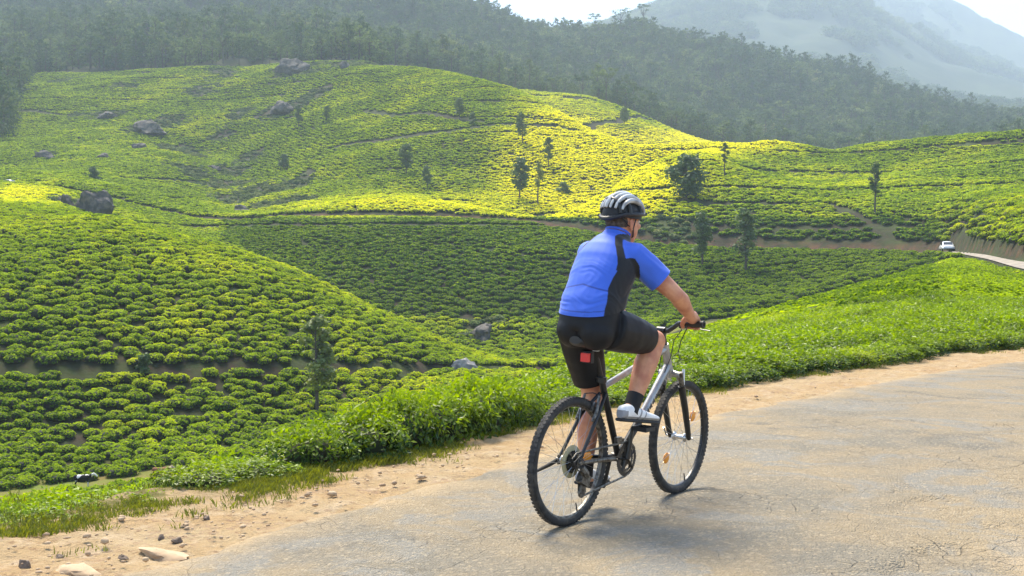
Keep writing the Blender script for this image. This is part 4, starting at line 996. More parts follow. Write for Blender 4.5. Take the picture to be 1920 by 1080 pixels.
g = Geo(); g.tube([(.182, -.05, .652), (.186, 0, .660), (.182, .05, .652)], .003, 6); g.build('brake_cable', M['black_plastic'], bike)
g = Geo(); g.lathe([(.019, -.016), (.027, -.014), (.027, .014), (.019, .016)], ST + (ST - BB).normalized() * .02, 'z', 14); g.tube([ST + Vector((-.03, -.02, .03)), ST + Vector((-.035, .05, .03))], .005, 8); g.build('seat_clamp', M['black_metal'], bike)
SPT = Vector((.175, 0, .912))
g = Geo(); g.tube([ST, SPT], .0135, 12); g.box(SPT + Vector((0, 0, .008)), (.05, .045, .018)); g.build('seat_post', M['black_metal'], bike)
# saddle: shell with wide tail and narrow nose
sec = []
for i in range(15):
    t = i / 14; x_ = .005 + .275 * t
    wd = .072 * (math.sin(min(1, (t + .10) / .32) * math.pi / 2)) * (1 if t < .3 else max(.26, 1 - (t - .3) / .42 * .74)); 
    if t > .93: wd *= .75
    zt = .952 - .012 * math.sin(t * math.pi) + (.012 * (1 - t / .15) if t < .15 else 0); sec.append((x_, wd, zt, .045 if t < .5 else .035))
g = Geo(); vv = []; n_ = 14
for x_, wd, zt, th in sec:
    for k in range(n_):
        a = 2 * math.pi * k / n_; vv.append((x_, wd * math.cos(a), zt - th * .5 + th * .5 * math.sin(a) * (1 if math.sin(a) > 0 else .8)))
ff = [(i * n_ + k, i * n_ + (k + 1) % n_, (i + 1) * n_ + (k + 1) % n_, (i + 1) * n_ + k) for i in range(14) for k in range(n_)] + [tuple(range(n_)), tuple(range(14 * n_, 15 * n_))]
g.add(vv, ff); sad = g.build('saddle', mat('saddle_leather', (.020, .020, .021), .42), bike)
g = Geo()
for s in (-1, 1): g.tube([(.04, s * .03, .915), (.12, s * .024, .905), (.21, s * .024, .905), (.27, s * .008, .925)], .0035, 6)
g.build('saddle_rail', M['steel'], sad)
g = Geo(); g.box((.098, -.004, .850), (.022, .046, .044)); g.build('rear_light', M['redlight'], bike)
g = Geo(); g.box((.122, -.004, .850), (.026, .056, .058)); g.tube([(.13, 0, .855), (.195, 0, .862)], .008, 8); g.build('light_bracket', M['black_plastic'], bike)
g = Geo(); g.box((.135, -.042, .892), (.02, .028, .016)); g.build('light_clip', mat('white_plastic', (.8, .8, .8), .4), bike)
# fork, stem, bar
AX = (HT - HB).normalized(); CR = HB - AX * .03
g = Geo(); g.tube([HB, CR - AX * .02], .021, 12)
g.tube([CR + Vector((.004, -.068, -.005)), CR + Vector((.008, 0, .004)), CR + Vector((.004, .068, -.005))], [.017, .021, .017], 10); fk = g.build('fork_crown', M['silver'], bike)
for s in (-1, 1):
    g = Geo(); g.tube([CR + Vector((.004, s * .066, .012)), CR.lerp(FA, .42) + Vector((.0, s * .066, 0))], .0145, 12); g.build('fork_stanchion', M['dull_steel'], bike)
    g = Geo(); m0 = CR.lerp(FA, .18) + Vector((.0, s * .066, 0)); g.tube([m0, CR.lerp(FA, .55) + Vector((0, s * .066, 0)), FA + Vector((-.012, s * .063, .02)), FA + Vector((0, s * .062, -.008))], [.020, .019, .016, .011], 12); g.build('fork_leg', M['black_metal'], bike)
    g = Geo(); b0 = CR.lerp(FA, .16) + Vector((.030, s * .058, 0)); g.tube([b0 + Vector((-.01, 0, -.03)), b0, b0 + Vector((.012, -s * .006, .085))], [.010, .012, .008], 8); g.box(b0 + Vector((0, -s * .022, .022)), (.055, .012, .012), Matrix.Rotation(.4, 3, 'Y')); g.build('brake_arm', M['steel'], bike)
g = Geo(); g.tube([FA + Vector((0, -.085, 0)), FA + Vector((0, .088, 0))], .0065, 8); g.tube([FA + Vector((0, .09, 0)), FA + Vector((-.03, .092, .045))], [.006, .004], 6); g.build('quick_release', M['steel'], bike)
SC = Vector((.842, 0, .955))
g = Geo(); g.tube([HT, HT + AX * .035, SC], [.017, .016, .019], 12); g.tube([SC + Vector((0, -.025, 0)), SC + Vector((0, .025, 0))], .022, 12); g.build('stem', M['black_metal'], bike)
barp = lambda s: [SC, SC + Vector((-.004, s * .045, .002)), (.815, s * .095, .985), (.795, s * .135, 1.008), (.735, s * .31, 1.018)]
g = Geo(); g.tube(list(reversed([Vector(p) for p in barp(-1)])) + [Vector(p) for p in barp(1)][1:], .0135, 12); g.build('handlebar', M['black_metal'], bike)
for s in (-1, 1):
    g = Geo(); g.tube([(.776, s * .19, 1.0145), (.732, s * .318, 1.019)], [.0175, .0175], 14); g.lathe([(.010, -.004), (.021, -.003), (.021, .003), (.010, .004)], (.731, s * .322, 1.019), 'y', 14); g.build('grip', M['black_plastic'], bike)
    g = Geo(); g.box((.790, s * .168, 1.002), (.05, .030, .034)); g.tube([(.805, s * .165, 1.0), (.825, s * .20, .992), (.812, s * .27, .985), (.792, s * .335, .983)], [.008, .007, .0055, .006], 8, flat=.6); g.build('brake_lever', M['black_metal'], bike)
    g = Geo(); e0 = Vector((.82, s * .16, .998)); g.tube([e0, e0 + Vector((.06, -s * .02, -.015)), e0 + Vector((.10, -s * .08, -.10)), CR + Vector((.06, s * .015, .12))] if s < 0 else [e0, e0 + Vector((.05, -.05, -.02)), (.90, .05, .93), (.80, .02, .82), (.60, .01, .76)], .0028, 6); g.build('brake_cable', M['black_plastic'], bike)
    g = Geo(); e0 = Vector((.80, s * .14, .995)); g.tube([e0, e0 + Vector((.07, -s * .03, -.03)), (.93, s * .03, .90), (.90, s * .03, .80), (.86, s * .02, .72)], .0026, 6); g.build('gear_cable', M['black_plastic'], bike)
g = Geo(); g.tube([CR + Vector((.06, -.015, .12)), CR + Vector((.05, -.045, .06))], .0022, 5); g.tube([CR + Vector((.06, -.015, .12)), CR + Vector((.05, .045, .06))], .0022, 5); g.build('straddle_wire', M['dull_steel'], bike)
# drive train
def toothed(r, n, yc, th, name, mt, c, spider=0):
    g = Geo(); v = []; m_ = n * 4
    for y_ in (-th / 2, th / 2):
        for k in range(m_):
            rr = r + (.004 if k % 4 in (1, 2) else 0); a = 2 * math.pi * k / m_; v.append((c[0] + rr * math.cos(a), yc + y_, c[2] + rr * math.sin(a)))
        for k in range(m_):
            rr = r * (.80 if spider else .35); a = 2 * math.pi * k / m_; v.append((c[0] + rr * math.cos(a), yc + y_, c[2] + rr * math.sin(a)))
    f = []
    for k in range(m_):
        k2 = (k + 1) % m_; o1, i1, o2, i2 = k, m_ + k, 2 * m_ + k, 3 * m_ + k; p1, j1, p2, j2 = k2, m_ + k2, 2 * m_ + k2, 3 * m_ + k2
        f += [(o1, p1, j1, i1), (o2, i2, j2, p2), (o1, o2, p2, p1), (i1, j1, j2, i2)]
    g.add(v, f)
    for k in range(spider):
        a = 2 * math.pi * k / spider + .5; g.tube([c + Vector((0, yc, 0)), c + Vector((r * .85 * math.cos(a), yc, r * .85 * math.sin(a)))], [.018, .010], 6, flat=.4)
    return g.build(name, mt, bike)
toothed(.090, 42, -.052, .003, 'chainring', M['black_metal'], BB, 5); toothed(.070, 34, -.046, .003, 'chainring', M['dull_steel'], BB, 5); toothed(.045, 22, -.040, .003, 'chainring', M['dull_steel'], BB)
for k, r_ in enumerate((.054, .047, .041, .036, .031, .027, .024)): toothed(r_, 20, -.022 - .0048 * k, .002, 'sprocket', M['dull_steel'] if k else M['black_metal'], RA)
g = Geo(); g.lathe([(.030, -.0165), (.082, -.0150), (.084, -.0135), (.030, -.0145)], RA, 'y', 36); g.build('spoke_guard', M['yellow_disc'], bike)
PR = Vector((.478, -.085, .462)); PL = Vector((.432, .085, .122))
g = Geo(); g.tube([BB + Vector((0, -.060, 0)), PR + Vector((0, .018, 0))], [.019, .013], 10, flat=.6); g.build('crank_arm', M['black_metal'], bike)
g = Geo(); g.tube([BB + Vector((0, .050, 0)), PL + Vector((0, -.018, 0))], [.018, .013], 10, flat=.6); g.build('crank_arm', M['black_metal'], bike)
for p_, s in ((PR, -1), (PL, 1)):
    g = Geo(); yy = p_.y + s * .05; g.tube([p_ - Vector((0, s * .02, 0)), (p_.x, yy + s * .04, p_.z)], .008, 8)
    for dx in (-.038, .038): g.box((p_.x + dx, yy, p_.z), (.012, .088, .024))
    for dy in (-.040, .040): g.box((p_.x, yy + dy, p_.z), (.086, .010, .022))
    g.build('pedal', M['black_plastic'], bike)
yc = -.044
chain = [(RA.x - .04, yc, RA.z + .02), (RA.x + .0, yc, RA.z + .045), (BB.x, yc - .006, BB.z + .092), (BB.x + .075, yc - .006, BB.z + .055), (BB.x + .092, yc - .006, BB.z), (BB.x + .066, yc - .006, BB.z - .064), (BB.x, yc - .006, BB.z - .092), (.085, yc, .150), (.055, yc, .150), (.040, yc, .175), (.062, yc, .235), (.055, yc, .262), (RA.x + .035, yc, RA.z - .03)]
g = Geo(); g.tube(chain, .0042, 6, flat=1.5); g.build('chain', M['dull_steel'], bike)
g = Geo(); g.tube([RA + Vector((.01, -.072, -.02)), (.03, -.078, .275), (.055, -.070, .255)], [.016, .024, .018], 8); g.box((.045, -.062, .240), (.075, .036, .055), Matrix.Rotation(.5, 3, 'Y'))
for yq in (-.052, -.036): g.tube([(.058, yq, .248), (.060, yq, .165)], [.026, .026], 8, flat=.25)
for zc in (.248, .165): g.lathe([(.004, -.004), (.026, -.005), (.026, .005), (.004, .004)], (.059, -.044, zc), 'y', 16)
g.build('rear_derailleur', M['dull_steel'], bike)
g = Geo(); g.tube([(.03, -.078, .285), (-.03, -.082, .295), (-.055, -.07, .34), (.02, -.064, .37), (.09, -.06, .43)], .0030, 6); g.build('gear_cable', M['black_plastic'], bike)
g = Geo(); g.box((.375, -.045, .40), (.045, .022, .03)); g.box((.40, -.048, .39), (.05, .004, .028)); g.build('front_derailleur', M['dull_steel'], bike)
g = Geo(); g.box((.02, .072, .325), (.035, .012, .04)); g.tube([(.015, .080, .322), (-.06, .088, .300), (-.22, .094, .270)], [.012, .010, .006], 8); g.build('kickstand', M['black_metal'], bike)

# ------------------------------------------------------------------ rider
M['skin'] = mat('sunburnt_skin', (.68, .33, .19), .52, spec=.35, noise=(14, (.50, .19, .11), .38, .66), bump=(160, .15, .002))
_b = M['skin'].node_tree.nodes['Principled BSDF']; _b.inputs['Subsurface Weight'].default_value = .12; _b.inputs['Subsurface Radius'].default_value = (.02, .008, .004); _b.inputs['Subsurface Scale'].default_value = .3
rider = empty('person'); rider.matrix_world = BM
tag(rider, 'person in a blue jersey, black shorts and helmet riding a bicycle away', 'person')
KR, AR = Vector((.585, -.112, .920)), Vector((.378, -.118, .585)); KL, AL = Vector((.335, .105, .640)), Vector((.315, .115, .225))
SHR, ELR, WRR = Vector((.318, -.140, 1.366)), Vector((.470, -.300, 1.180)), Vector((.672, -.272, 1.068))
mir = lambda p: Vector((p.x, -p.y, p.z))
g = Geo()
# trunk under the clothes, neck
g.tube([(.15, 0, 1.0), (.20, 0, 1.16), (.27, 0, 1.32), (.31, 0, 1.40)], [.11, .11, .12, .09], 16); g.tube([(.15, -.07, 1.0), (.15, .07, 1.0)], .09, 12)
g.tube([(.315, 0, 1.40), (.350, 0, 1.475), (.374, 0, 1.54)], [.072, .060, .057], 16); g.tube([(.30, -.12, 1.375), (.315, 0, 1.42), (.30, .12, 1.375)], [.055, .065, .055], 12)
# head
HC = Vector((.388, 0, 1.560)); yaw = Matrix.Rotation(-.20, 3, 'Z')
hd = lambda x, y, z: HC + yaw @ Vector((x, y, z))
g.ball(HC, (.090, .072, .104), 20, 14, yaw); g.ball(hd(.035, 0, -.055), (.062, .058, .070), 16, 12, yaw); g.ball(hd(.058, 0, -.100), (.030, .032, .026), 12, 8, yaw)
g.tube([hd(.092, 0, .0), hd(.106, 0, -.022), hd(.113, 0, -.040)], [.010, .013, .015], 8); g.ball(hd(.088, 0, -.068), (.014, .026, .011), 10, 6, yaw)
for s in (-1, 1):
    g.ball(hd(.078, s * .034, -.030), (.022, .022, .018), 10, 8, yaw); g.ball(hd(.082, s * .028, .012), (.014, .026, .010), 10, 6, yaw)
    g.ball(hd(-.008, s * .076, -.022), (.020, .010, .033), 10, 8, yaw @ Matrix.Rotation(-s * .35, 3, 'Z')); g.ball(hd(-.002, s * .072, -.048), (.011, .008, .012), 8, 6, yaw)
# arms and hands
for s, S, E_, W_ in ((-1, SHR, ELR, WRR), (1, mir(SHR), mir(ELR), mir(WRR))):
    g.tube([S, S.lerp(E_, .45), E_], [.062, .054, .043], 14); g.ball(E_, .043, 14, 10)
    fm = E_.lerp(W_, .30) + Vector((-.004, s * .004, .004)); g.tube([E_, fm, E_.lerp(W_, .7), W_], [.042, .047, .036, .029], 14); g.ball(W_, (.030, .030, .027), 12, 8)
    kn = Vector((.742, s * .252, 1.046)); g.tube([W_, W_.lerp(kn, .5), kn], [.030, .036, .033], 12, flat=None)
    for k, yk in enumerate((.208, .231, .254, .277)):
        dx = -(yk - .24) * .34; sc = (.95, 1.0, .97, .86)[k]
        F0 = Vector((.722 + dx, s * yk, 1.048)); F1_ = Vector((.760 + dx, s * yk, 1.047)); F2_ = Vector((.786 + dx, s * yk, 1.022)); F3_ = Vector((.780 + dx, s * yk, .995)); F4_ = Vector((.755 + dx, s * yk, .987))
        g.tube([F0, F1_, F2_, F2_.lerp(F3_, sc), F3_.lerp(F4_, sc)], [.0125, .0120, .0108, .0100, .0088], 8); g.ball(F1_, .0128, 8, 6); g.ball(F2_, .0112, 8, 6)
    g.tube([W_.lerp(kn, .35) + Vector((0, -s * .018, -.004)), (.722, s * .205, 1.030), (.742, s * .186, 1.006), (.760, s * .184, .988)], [.019, .0155, .0125, .0100], 8)
# legs
for hip, kn_, an, bent in ((Vector((.18, -.080, 1.0)), KR, AR, 1), (Vector((.165, .080, .985)), KL, AL, 0)):
    g.tube([hip, hip.lerp(kn_, .5), kn_], [.080, .076, .058], 14); g.ball(kn_, .060, 14, 10); g.ball(kn_ + Vector((.020, 0, .004)), .040, 12, 8)
    ax = (an - kn_).normalized(); back = Vector((-1, 0, 0)); back = (back - ax * back.dot(ax)).normalized()
    L1 = (an - kn_).length
    g.tube([kn_, kn_ + ax * L1 * .18 + back * .004, kn_ + ax * L1 * .38 + back * .010, kn_ + ax * L1 * .62 + back * .006, kn_ + ax * L1 * .84, an], [.056, .060, .063, .053, .041, .038], 14)
    g.ball(kn_ + ax * L1 * .34 + back * .024, (.036, .044, .070), 12, 10, Matrix.Rotation(-math.atan2(-ax.x, -ax.z), 3, 'Y') if False else None)
    hl = (Vector((.29, an.y, .548)) if bent else Vector((.275, an.y, .165))); to = (Vector((.56, an.y - .008, .505)) if bent else Vector((.50, an.y + .005, .145)))
    g.tube([an, hl + Vector((.02, 0, .01))], [.034, .034], 10); g.tube([hl + Vector((.02, 0, .012)), hl.lerp(to, .6) + Vector((0, 0, .015)), to], [.034, .034, .024], 10)
body = obj('body', remesh(g.mesh('body'), .0048, 5), M['skin'], rider)
# eyes and brows
for s in (-1, 1):
    gg = Geo(); gg.ball(hd(.0895, s * .030, -.004), (.009, .0125, .010), 10, 8, yaw); gg.build('eye', mat('eye_white', (.75, .73, .7), .2), rider)
gg = Geo()
gg.ball(hd(-.022, 0, -.012), (.074, .0705, .064), 18, 12, yaw); gg.build('hair', mat('greying_hair', (.055, .038, .028), .8, noise=(70, (.14, .11, .09), .45, .7), bump=(180, .6, .004)), rider)

# jersey
from mathutils import noise as mnoise
def ring(c, ax, w, d, n=28, p=2.3, yoff=0):
    ax = Vector(ax).normalized(); sd_ = Vector((0, 1, 0)); bk = sd_.cross(ax).normalized()     # bk points forward/back
    out = []
    for k in range(n):
        a = 2 * math.pi * k / n; ca, sa = math.cos(a), math.sin(a)
        out.append(Vector(c) + sd_ * (w * math.copysign(abs(ca) ** (2 / p), ca)) + bk * (d * math.copysign(abs(sa) ** (2 / p), sa)))
    return out
def loft(g, rings):
    n = len(rings[0]); v = [q for r in rings for q in r]
    f = [(i * n + k, i * n + (k + 1) % n, (i + 1) * n + (k + 1) % n, (i + 1) * n + k) for i in range(len(rings) - 1) for k in range(n)]
    f += [tuple(range(n)), tuple(range((len(rings) - 1) * n, len(rings) * n))]
    return g.add(v, f)
AXT = Vector((.50, 0, .866))
g = Geo()
loft(g, [ring((.125, 0, 1.000), (.20, 0, .98), .170, .138), ring((.130, 0, 1.045), (.25, 0, .96), .170, .140), ring((.150, 0, 1.110), (.35, 0, .94), .168, .140), ring((.185, 0, 1.190), (.42, 0, .9), .166, .134), ring((.222, 0, 1.265), (.46, 0, .88), .172, .132), ring((.255, 0, 1.325), (.50, 0, .86), .172, .128), ring((.285, 0, 1.378), (.55, 0, .83), .148, .115), ring((.312, 0, 1.420), (.6, 0, .8), .112, .096), ring((.334, 0, 1.452), (.5, 0, .86), .082, .077), ring((.350, 0, 1.488), (.4, 0, .91), .066, .066)])
SL = {}
for s, S, E_ in ((-1, SHR, ELR), (1, mir(SHR), mir(ELR))):
    ad = (E_ - S).normalized(); hem = S + ad * .175; SL[s] = (hem, ad)
    g.tube([S + Vector((-.045, -s * .085, .00)), S - ad * .005, S + ad * .09, S + ad * .24], [.086, .078, .072, .070], 18); g.ball(S, (.076, .076, .072), 16, 12)
jm = remesh(g.mesh('jersey'), .0062, 8)
bm = bmesh.new(); bm.from_mesh(jm)
def cut(bm, co, no):
    bmesh.ops.bisect_plane(bm, geom=bm.verts[:] + bm.edges[:] + bm.faces[:], plane_co=co, plane_no=no, clear_outer=True)
for s in (-1, 1):
    hem, ad = SL[s]
    vs_ = {v for v in bm.verts if (v.co - hem).length < .125 and v.co.y * s > .12 and (v.co - SHR if s < 0 else v.co - mir(SHR)).dot(ad) > .06}
    fs_ = [f for f in bm.faces if all(v in vs_ for v in f.verts)]; es_ = list({e for f in fs_ for e in f.edges}); vv_ = list({v for f in fs_ for v in f.verts})
    bmesh.ops.bisect_plane(bm, geom=vv_ + es_ + fs_, plane_co=hem, plane_no=ad, clear_outer=True)
cut(bm, Vector((.02, 0, 1.068)), Vector((.20, 0, -.98))); cut(bm, Vector((.347, 0, 1.482)), Vector((.40, 0, .91)))
for v in bm.verts:
    p = v.co; n_ = v.normal if v.normal.length else Vector((0, 0, 1))
    t = (p - Vector((.13, 0, 1.05))).dot(AXT)
    wr = 0
    q_ = Vector((p.x * 6, p.y * 9, t * 34 + 7 * mnoise.noise(p * 7)))
    low = max(0, min(1, (.30 - t) / .22)); wr += .0050 * low * mnoise.noise(q_)
    q2 = Vector((p.x * 14 + p.z * 9, p.y * 5, (p.z - p.x) * 11)); wr += .0026 * mnoise.noise(q2)
    arm = max(0, min(1, (abs(p.y) - .17) / .05)); wr += .0055 * arm * mnoise.noise(Vector((p.x * 22 + p.z * 22, p.y * 16, 2)))
    v.co = p + n_ * wr
bm.to_mesh(jm); bm.free(); jm.shade_smooth()
nv_ = len(jm.vertices); co = np.zeros(nv_ * 3, np.float32); jm.vertices.foreach_get('co', co); co = co.reshape(-1, 3)
tt_ = (co[:, 0] - .13) * .50 + (co[:, 2] - 1.05) * .866           # height along the trunk
cx_ = np.interp(co[:, 2], [1.045, 1.11, 1.19, 1.265, 1.325, 1.378, 1.45], [.130, .150, .185, .222, .255, .285, .334])
dep = -(co[:, 0] - cx_)
phi = np.degrees(np.arctan2(np.abs(co[:, 1]), dep))              # 0 = spine, 90 = flank
zc_ = co[:, 2]
lo_e = np.interp(zc_, [1.05, 1.15, 1.21, 1.26, 1.31, 1.36], [57, 55, 51, 53, 57, 60]); hi_e = np.interp(zc_, [1.05, 1.25, 1.30, 1.36], [150, 140, 105, 92])
ay = np.abs(co[:, 1])
wz_ = np.interp(zc_, [1.045, 1.11, 1.19, 1.265, 1.325, 1.378, 1.42], [.170, .168, .166, .172, .172, .152, .115]); dz_ = np.interp(zc_, [1.045, 1.19, 1.325, 1.378, 1.42], [.145, .148, .148, .138, .118])
sdist = ((ay / wz_) ** 2.3 + (np.abs(co[:, 0] - cx_) / dz_) ** 2.3 - 1.30) / .12
sdist = np.where(zc_ < 1.16, -9, sdist)
panel = np.minimum(phi - lo_e, hi_e - phi) / 6.0
panel = np.where(zc_ > 1.362, -1, panel); panel = np.minimum(panel, np.where(sdist > 0, -sdist * 3, 9))
sl_y = np.interp(zc_, [1.30, 1.335, 1.37, 1.41, 1.44, 1.475], [.150, .146, .135, .112, .090, .066])
seam = (1 - np.abs(ay - sl_y) / .013) * 1.2
seam = np.where((zc_ > 1.30) & (zc_ < 1.485), seam, -2)
fattr(jm, 'panel', np.maximum(panel, seam))
pk_ = 1 - np.abs(zc_ - (1.225 - .030 * np.clip(np.abs(co[:, 1]) / .14, 0, 1))) / .0046
pk_ = np.where((phi < 62), pk_, -2); pk2 = np.where((np.abs(ay - .055) < .003) & (zc_ < 1.22) & (phi < 90), -.02, -2)
hemm = 1 - np.abs(zc_ - 1.092 - (co[:, 0] - .02) * .2) / .0035
fattr(jm, 'pocket', np.maximum(np.maximum(pk_, pk2), hemm))
q = N('jersey_fabric'); blue = q.mix(q.rng(q.noise(4, 3), .3, .7), (.045, .130, .62), (.058, .155, .70))
tc = q.n('TexCoord').outputs['Object']
c = q.mix(q.rng(q.attr('pocket'), -.1, .4), blue, (.03, .07, .34)); c = q.mix(q.rng(q.attr('panel'), -.12, .12), c, (.012, .012, .014))
q.base(c).rough(.62, .35); wv2 = q.noise(900, 2, .5, tc); q.bump(wv2, .18, .0015); q.b.inputs['Sheen Weight'].default_value = .25; q.b.inputs['Sheen Roughness'].default_value = .4
obj('jersey', jm, q.m, rider)
g = Geo(); cc_ = Vector((.349, 0, 1.486)); rr_ = ring(cc_, (.4, 0, .91), .066, .065, 28); r2_ = [p + Vector((.004, 0, .012)) for p in rr_]; v = rr_ + r2_; g.add(v, [(k, (k + 1) % 28, 28 + (k + 1) % 28, 28 + k) for k in range(28)]); co_ = g.build('collar', mat('blue_collar', (.035, .10, .52), .65), rider)
# shorts
g = Geo(); g.ball((.150, 0, 1.000), (.130, .160, .110), 22, 16)
loft(g, [ring((.120, 0, .985), (.1, 0, .99), .158, .118), ring((.125, 0, 1.04), (.2, 0, .98), .158, .122), ring((.145, 0, 1.10), (.4, 0, .92), .152, .118)])
for s in (-1, 1): g.ball((.100, s * .062, .985), (.100, .098, .090), 16, 12)
HR, HLh = Vector((.17, -.085, 1.005)), Vector((.155, .085, .985))
hemR = HR.lerp(KR, .80); hemL = HLh.lerp(KL, .80)
g.tube([HR, HR.lerp(KR, .35), HR.lerp(KR, .7), HR.lerp(KR, .97)], [.110, .104, .086, .066], 18); g.tube([HLh, HLh.lerp(KL, .35), HLh.lerp(KL, .7), HLh.lerp(KL, .9)], [.110, .104, .088, .078], 18)
sm = remesh(g.mesh('shorts'), .0065, 14)
bm = bmesh.new(); bm.from_mesh(sm)
for hp, kn_ in ((hemR, KR), (hemL, KL)):
    ad = (kn_ - (HR if hp is hemR else HLh)).normalized()
    fs_ = [f for f in bm.faces if (f.calc_center_median() - hp).length < .16]; es_ = list({e for f in fs_ for e in f.edges}); vv_ = list({v for f in fs_ for v in f.verts})
    bmesh.ops.bisect_plane(bm, geom=vv_ + es_ + fs_, plane_co=hp, plane_no=ad, clear_outer=True)
for v in bm.verts:
    v.co += v.normal * (.005 + .0025 * mnoise.noise(Vector((v.co.x * 20, v.co.y * 9, v.co.z * 22))))
bm.to_mesh(sm); bm.free(); sm.shade_smooth()
obj('shorts', sm, mat('black_lycra', (.0065, .0065, .008), .55, spec=.3, noise=(5, (.010, .010, .012), .3, .7)), rider)
# socks and shoes
for an, kn_, bent in ((AR, KR, 1), (AL, KL, 0)):
    ax = (kn_ - an).normalized(); g = Geo(); g.tube([an - ax * .035, an, an + ax * .045, an + ax * .072], [.044, .0425, .044, .045], 18); g.build('sock', mat('black_sock', (.014, .014, .015), .85, bump=(300, .4, .002)), rider)
    if bent: hl, to, yk = Vector((.262, an.y, .535)), Vector((.612, an.y - .012, .488)), -1
    else: hl, to, yk = Vector((.250, an.y, .168)), Vector((.545, an.y + .01, .136)), 1
    fx_ = (to - hl).normalized(); Ls = (to - hl).length; upf = Vector((0, 1, 0)).cross(fx_) * -1
    prof = [(0.0, .020, .030, .052), (.05, .031, .036, .068), (.18, .036, .045, .078), (.32, .038, .050, .076), (.48, .042, .047, .060), (.64, .047, .038, .047), (.80, .047, .030, .038), (.92, .038, .024, .030), (1.0, .016, .018, .022)]
    rings = []; soles = []
    for t, w, m_, h_ in prof:
        c_ = hl + fx_ * Ls * t; R_ = []; S_ = []
        for k in range(20):
            a = 2 * math.pi * k / 20; ca, sa = math.cos(a), math.sin(a)
            R_.append(c_ + Vector((0, 1, 0)) * w * math.copysign(abs(ca) ** .75, ca) + upf * (h_ * .5 + h_ * .5 * math.copysign(abs(sa) ** .8, sa)))
            S_.append(c_ + Vector((0, 1, 0)) * (w + .003) * math.copysign(abs(ca) ** .6, ca) + upf * (-.006 + .009 * sa))
        rings.append(R_); soles.append(S_)
    g = Geo(); loft(g, rings); shm = remesh(g.mesh('shoe'), .004, 3)
    nn = len(shm.vertices); cs = np.zeros(nn * 3, np.float32); shm.vertices.foreach_get('co', cs); cs = cs.reshape(-1, 3)
    tx_ = ((cs - np.array(hl)) @ np.array(fx_)) / Ls; tz_ = (cs - np.array(hl)) @ np.array(upf)
    pat = np.maximum.reduce([1 - np.abs(tx_ - .40 - .9 * (tz_ - .03)) / .022, 1 - np.abs(tx_ - .52 - .9 * (tz_ - .03)) / .018, 1 - np.abs(tz_ - .012) / .004, np.where((tx_ < .10) & (tz_ < .045), .6, -1)])
    fattr(shm, 'trim', pat)
    q = N('shoe_upper'); c = q.mix(q.rng(q.attr('trim'), 0, .3, 0, .8), q.mix(q.rng(q.noise(25), .45, .65, 0, .5), (.86, .85, .84), (.70, .69, .67)), (.16, .16, .18)); q.base(c).rough(.5)
    sh = obj('shoe', shm, q.m, rider)
    g = Geo(); loft(g, soles); g.build('sole', mat('dark_shoe_sole', (.035, .033, .032), .8), sh)
# helmet
hel = empty('helmet'); hel.parent = rider; hel.location = (.384, 0, 1.586); hel.rotation_euler = (0, .06, -.20)
tag(hel, 'black and silver vented cycling helmet')
def dome(a, ph): return Vector((.126 * math.cos(a) * math.cos(ph), .093 * math.cos(a) * math.sin(ph), .100 * math.sin(a)))
g = Geo(); na_, np_ = 12, 40; v = []; f = []
for i in range(na_ + 1):
    al = -.10 + (math.pi / 2 + .10) * i / na_
    for k in range(np_): 
        p = dome(max(al, 0), 2 * math.pi * k / np_) ; 
        if al < 0: p.z = al * .20; p.x *= .985; p.y *= .985
        v.append(p * .95)
f = [(i * np_ + k, i * np_ + (k + 1) % np_, (i + 1) * np_ + (k + 1) % np_, (i + 1) * np_ + k) for i in range(na_) for k in range(np_)]
g.add(v, f); g.build('liner', mat('helmet_liner', (.014, .014, .015), .6), hel)
shell = mat('helmet_shell', (.50, .50, .49), .3, spec=.6, coat=.3, noise=(11, (.20, .20, .205), .48, .62))
for yq, wq in ((-.070, .010), (-.047, .010), (-.0235, .009), (0, .013), (.0235, .009), (.047, .010), (.070, .010)):     # ribs between the vents
    pts = []; k_ = math.sqrt(max(0, 1 - (yq / .093) ** 2))
    for i in range(17):
        th = math.pi * (.03 + .90 * i / 16); bulge = 1 + .03 * math.sin(th)
        pts.append(Vector((.126 * k_ * math.cos(th) * bulge, yq * (1 + .12 * abs(math.cos(th))) , .100 * k_ * math.sin(th) * bulge + .006)))
    g = Geo(); g.tube(pts, [wq * (.65 + .7 * math.sin(math.pi * i / 16)) for i in range(17)], 8); g.build('rib', shell, hel)
for xq, in ((.052,), (-.03,), (-.082,)):
    k_ = math.sqrt(max(0, 1 - (xq / .126) ** 2)); pts = [Vector((xq - .012 * math.sin(math.pi * i / 14), .093 * k_ * math.cos(math.pi * i / 14), .099 * k_ * math.sin(math.pi * i / 14) + .002)) for i in range(15)]
    g = Geo(); g.tube(pts, .010, 8); g.build('cross_rib', mat('helmet_black', (.02, .02, .021), .4), hel)
g = Geo(); pts = [Vector((.123 * math.cos(a), .091 * math.sin(a), .004 + .012 * math.cos(a) - (.022 if math.cos(a) < -.5 else 0) * (abs(math.cos(a)) - .5) * 2)) for a in [2 * math.pi * k / 40 for k in range(41)]]
g.tube(pts, .0125, 8, flat=1.0); g.build('rim', mat('helmet_rim', (.018, .018, .02), .45), hel)
for s in (-1, 1):
    g = Geo(); g.tube([(.03, s * .079, -.005), (.012, s * .0775, -.07), (.038, s * .056, -.110), (.05, s * .012, -.132)], .0048, 6, flat=.5); g.tube([(-.075, s * .066, -.01), (-.03, s * .076, -.055), (.012, s * .0775, -.07)], .0045, 6, flat=.5); g.build('strap', mat('strap_web', (.02, .02, .022), .8), hel)

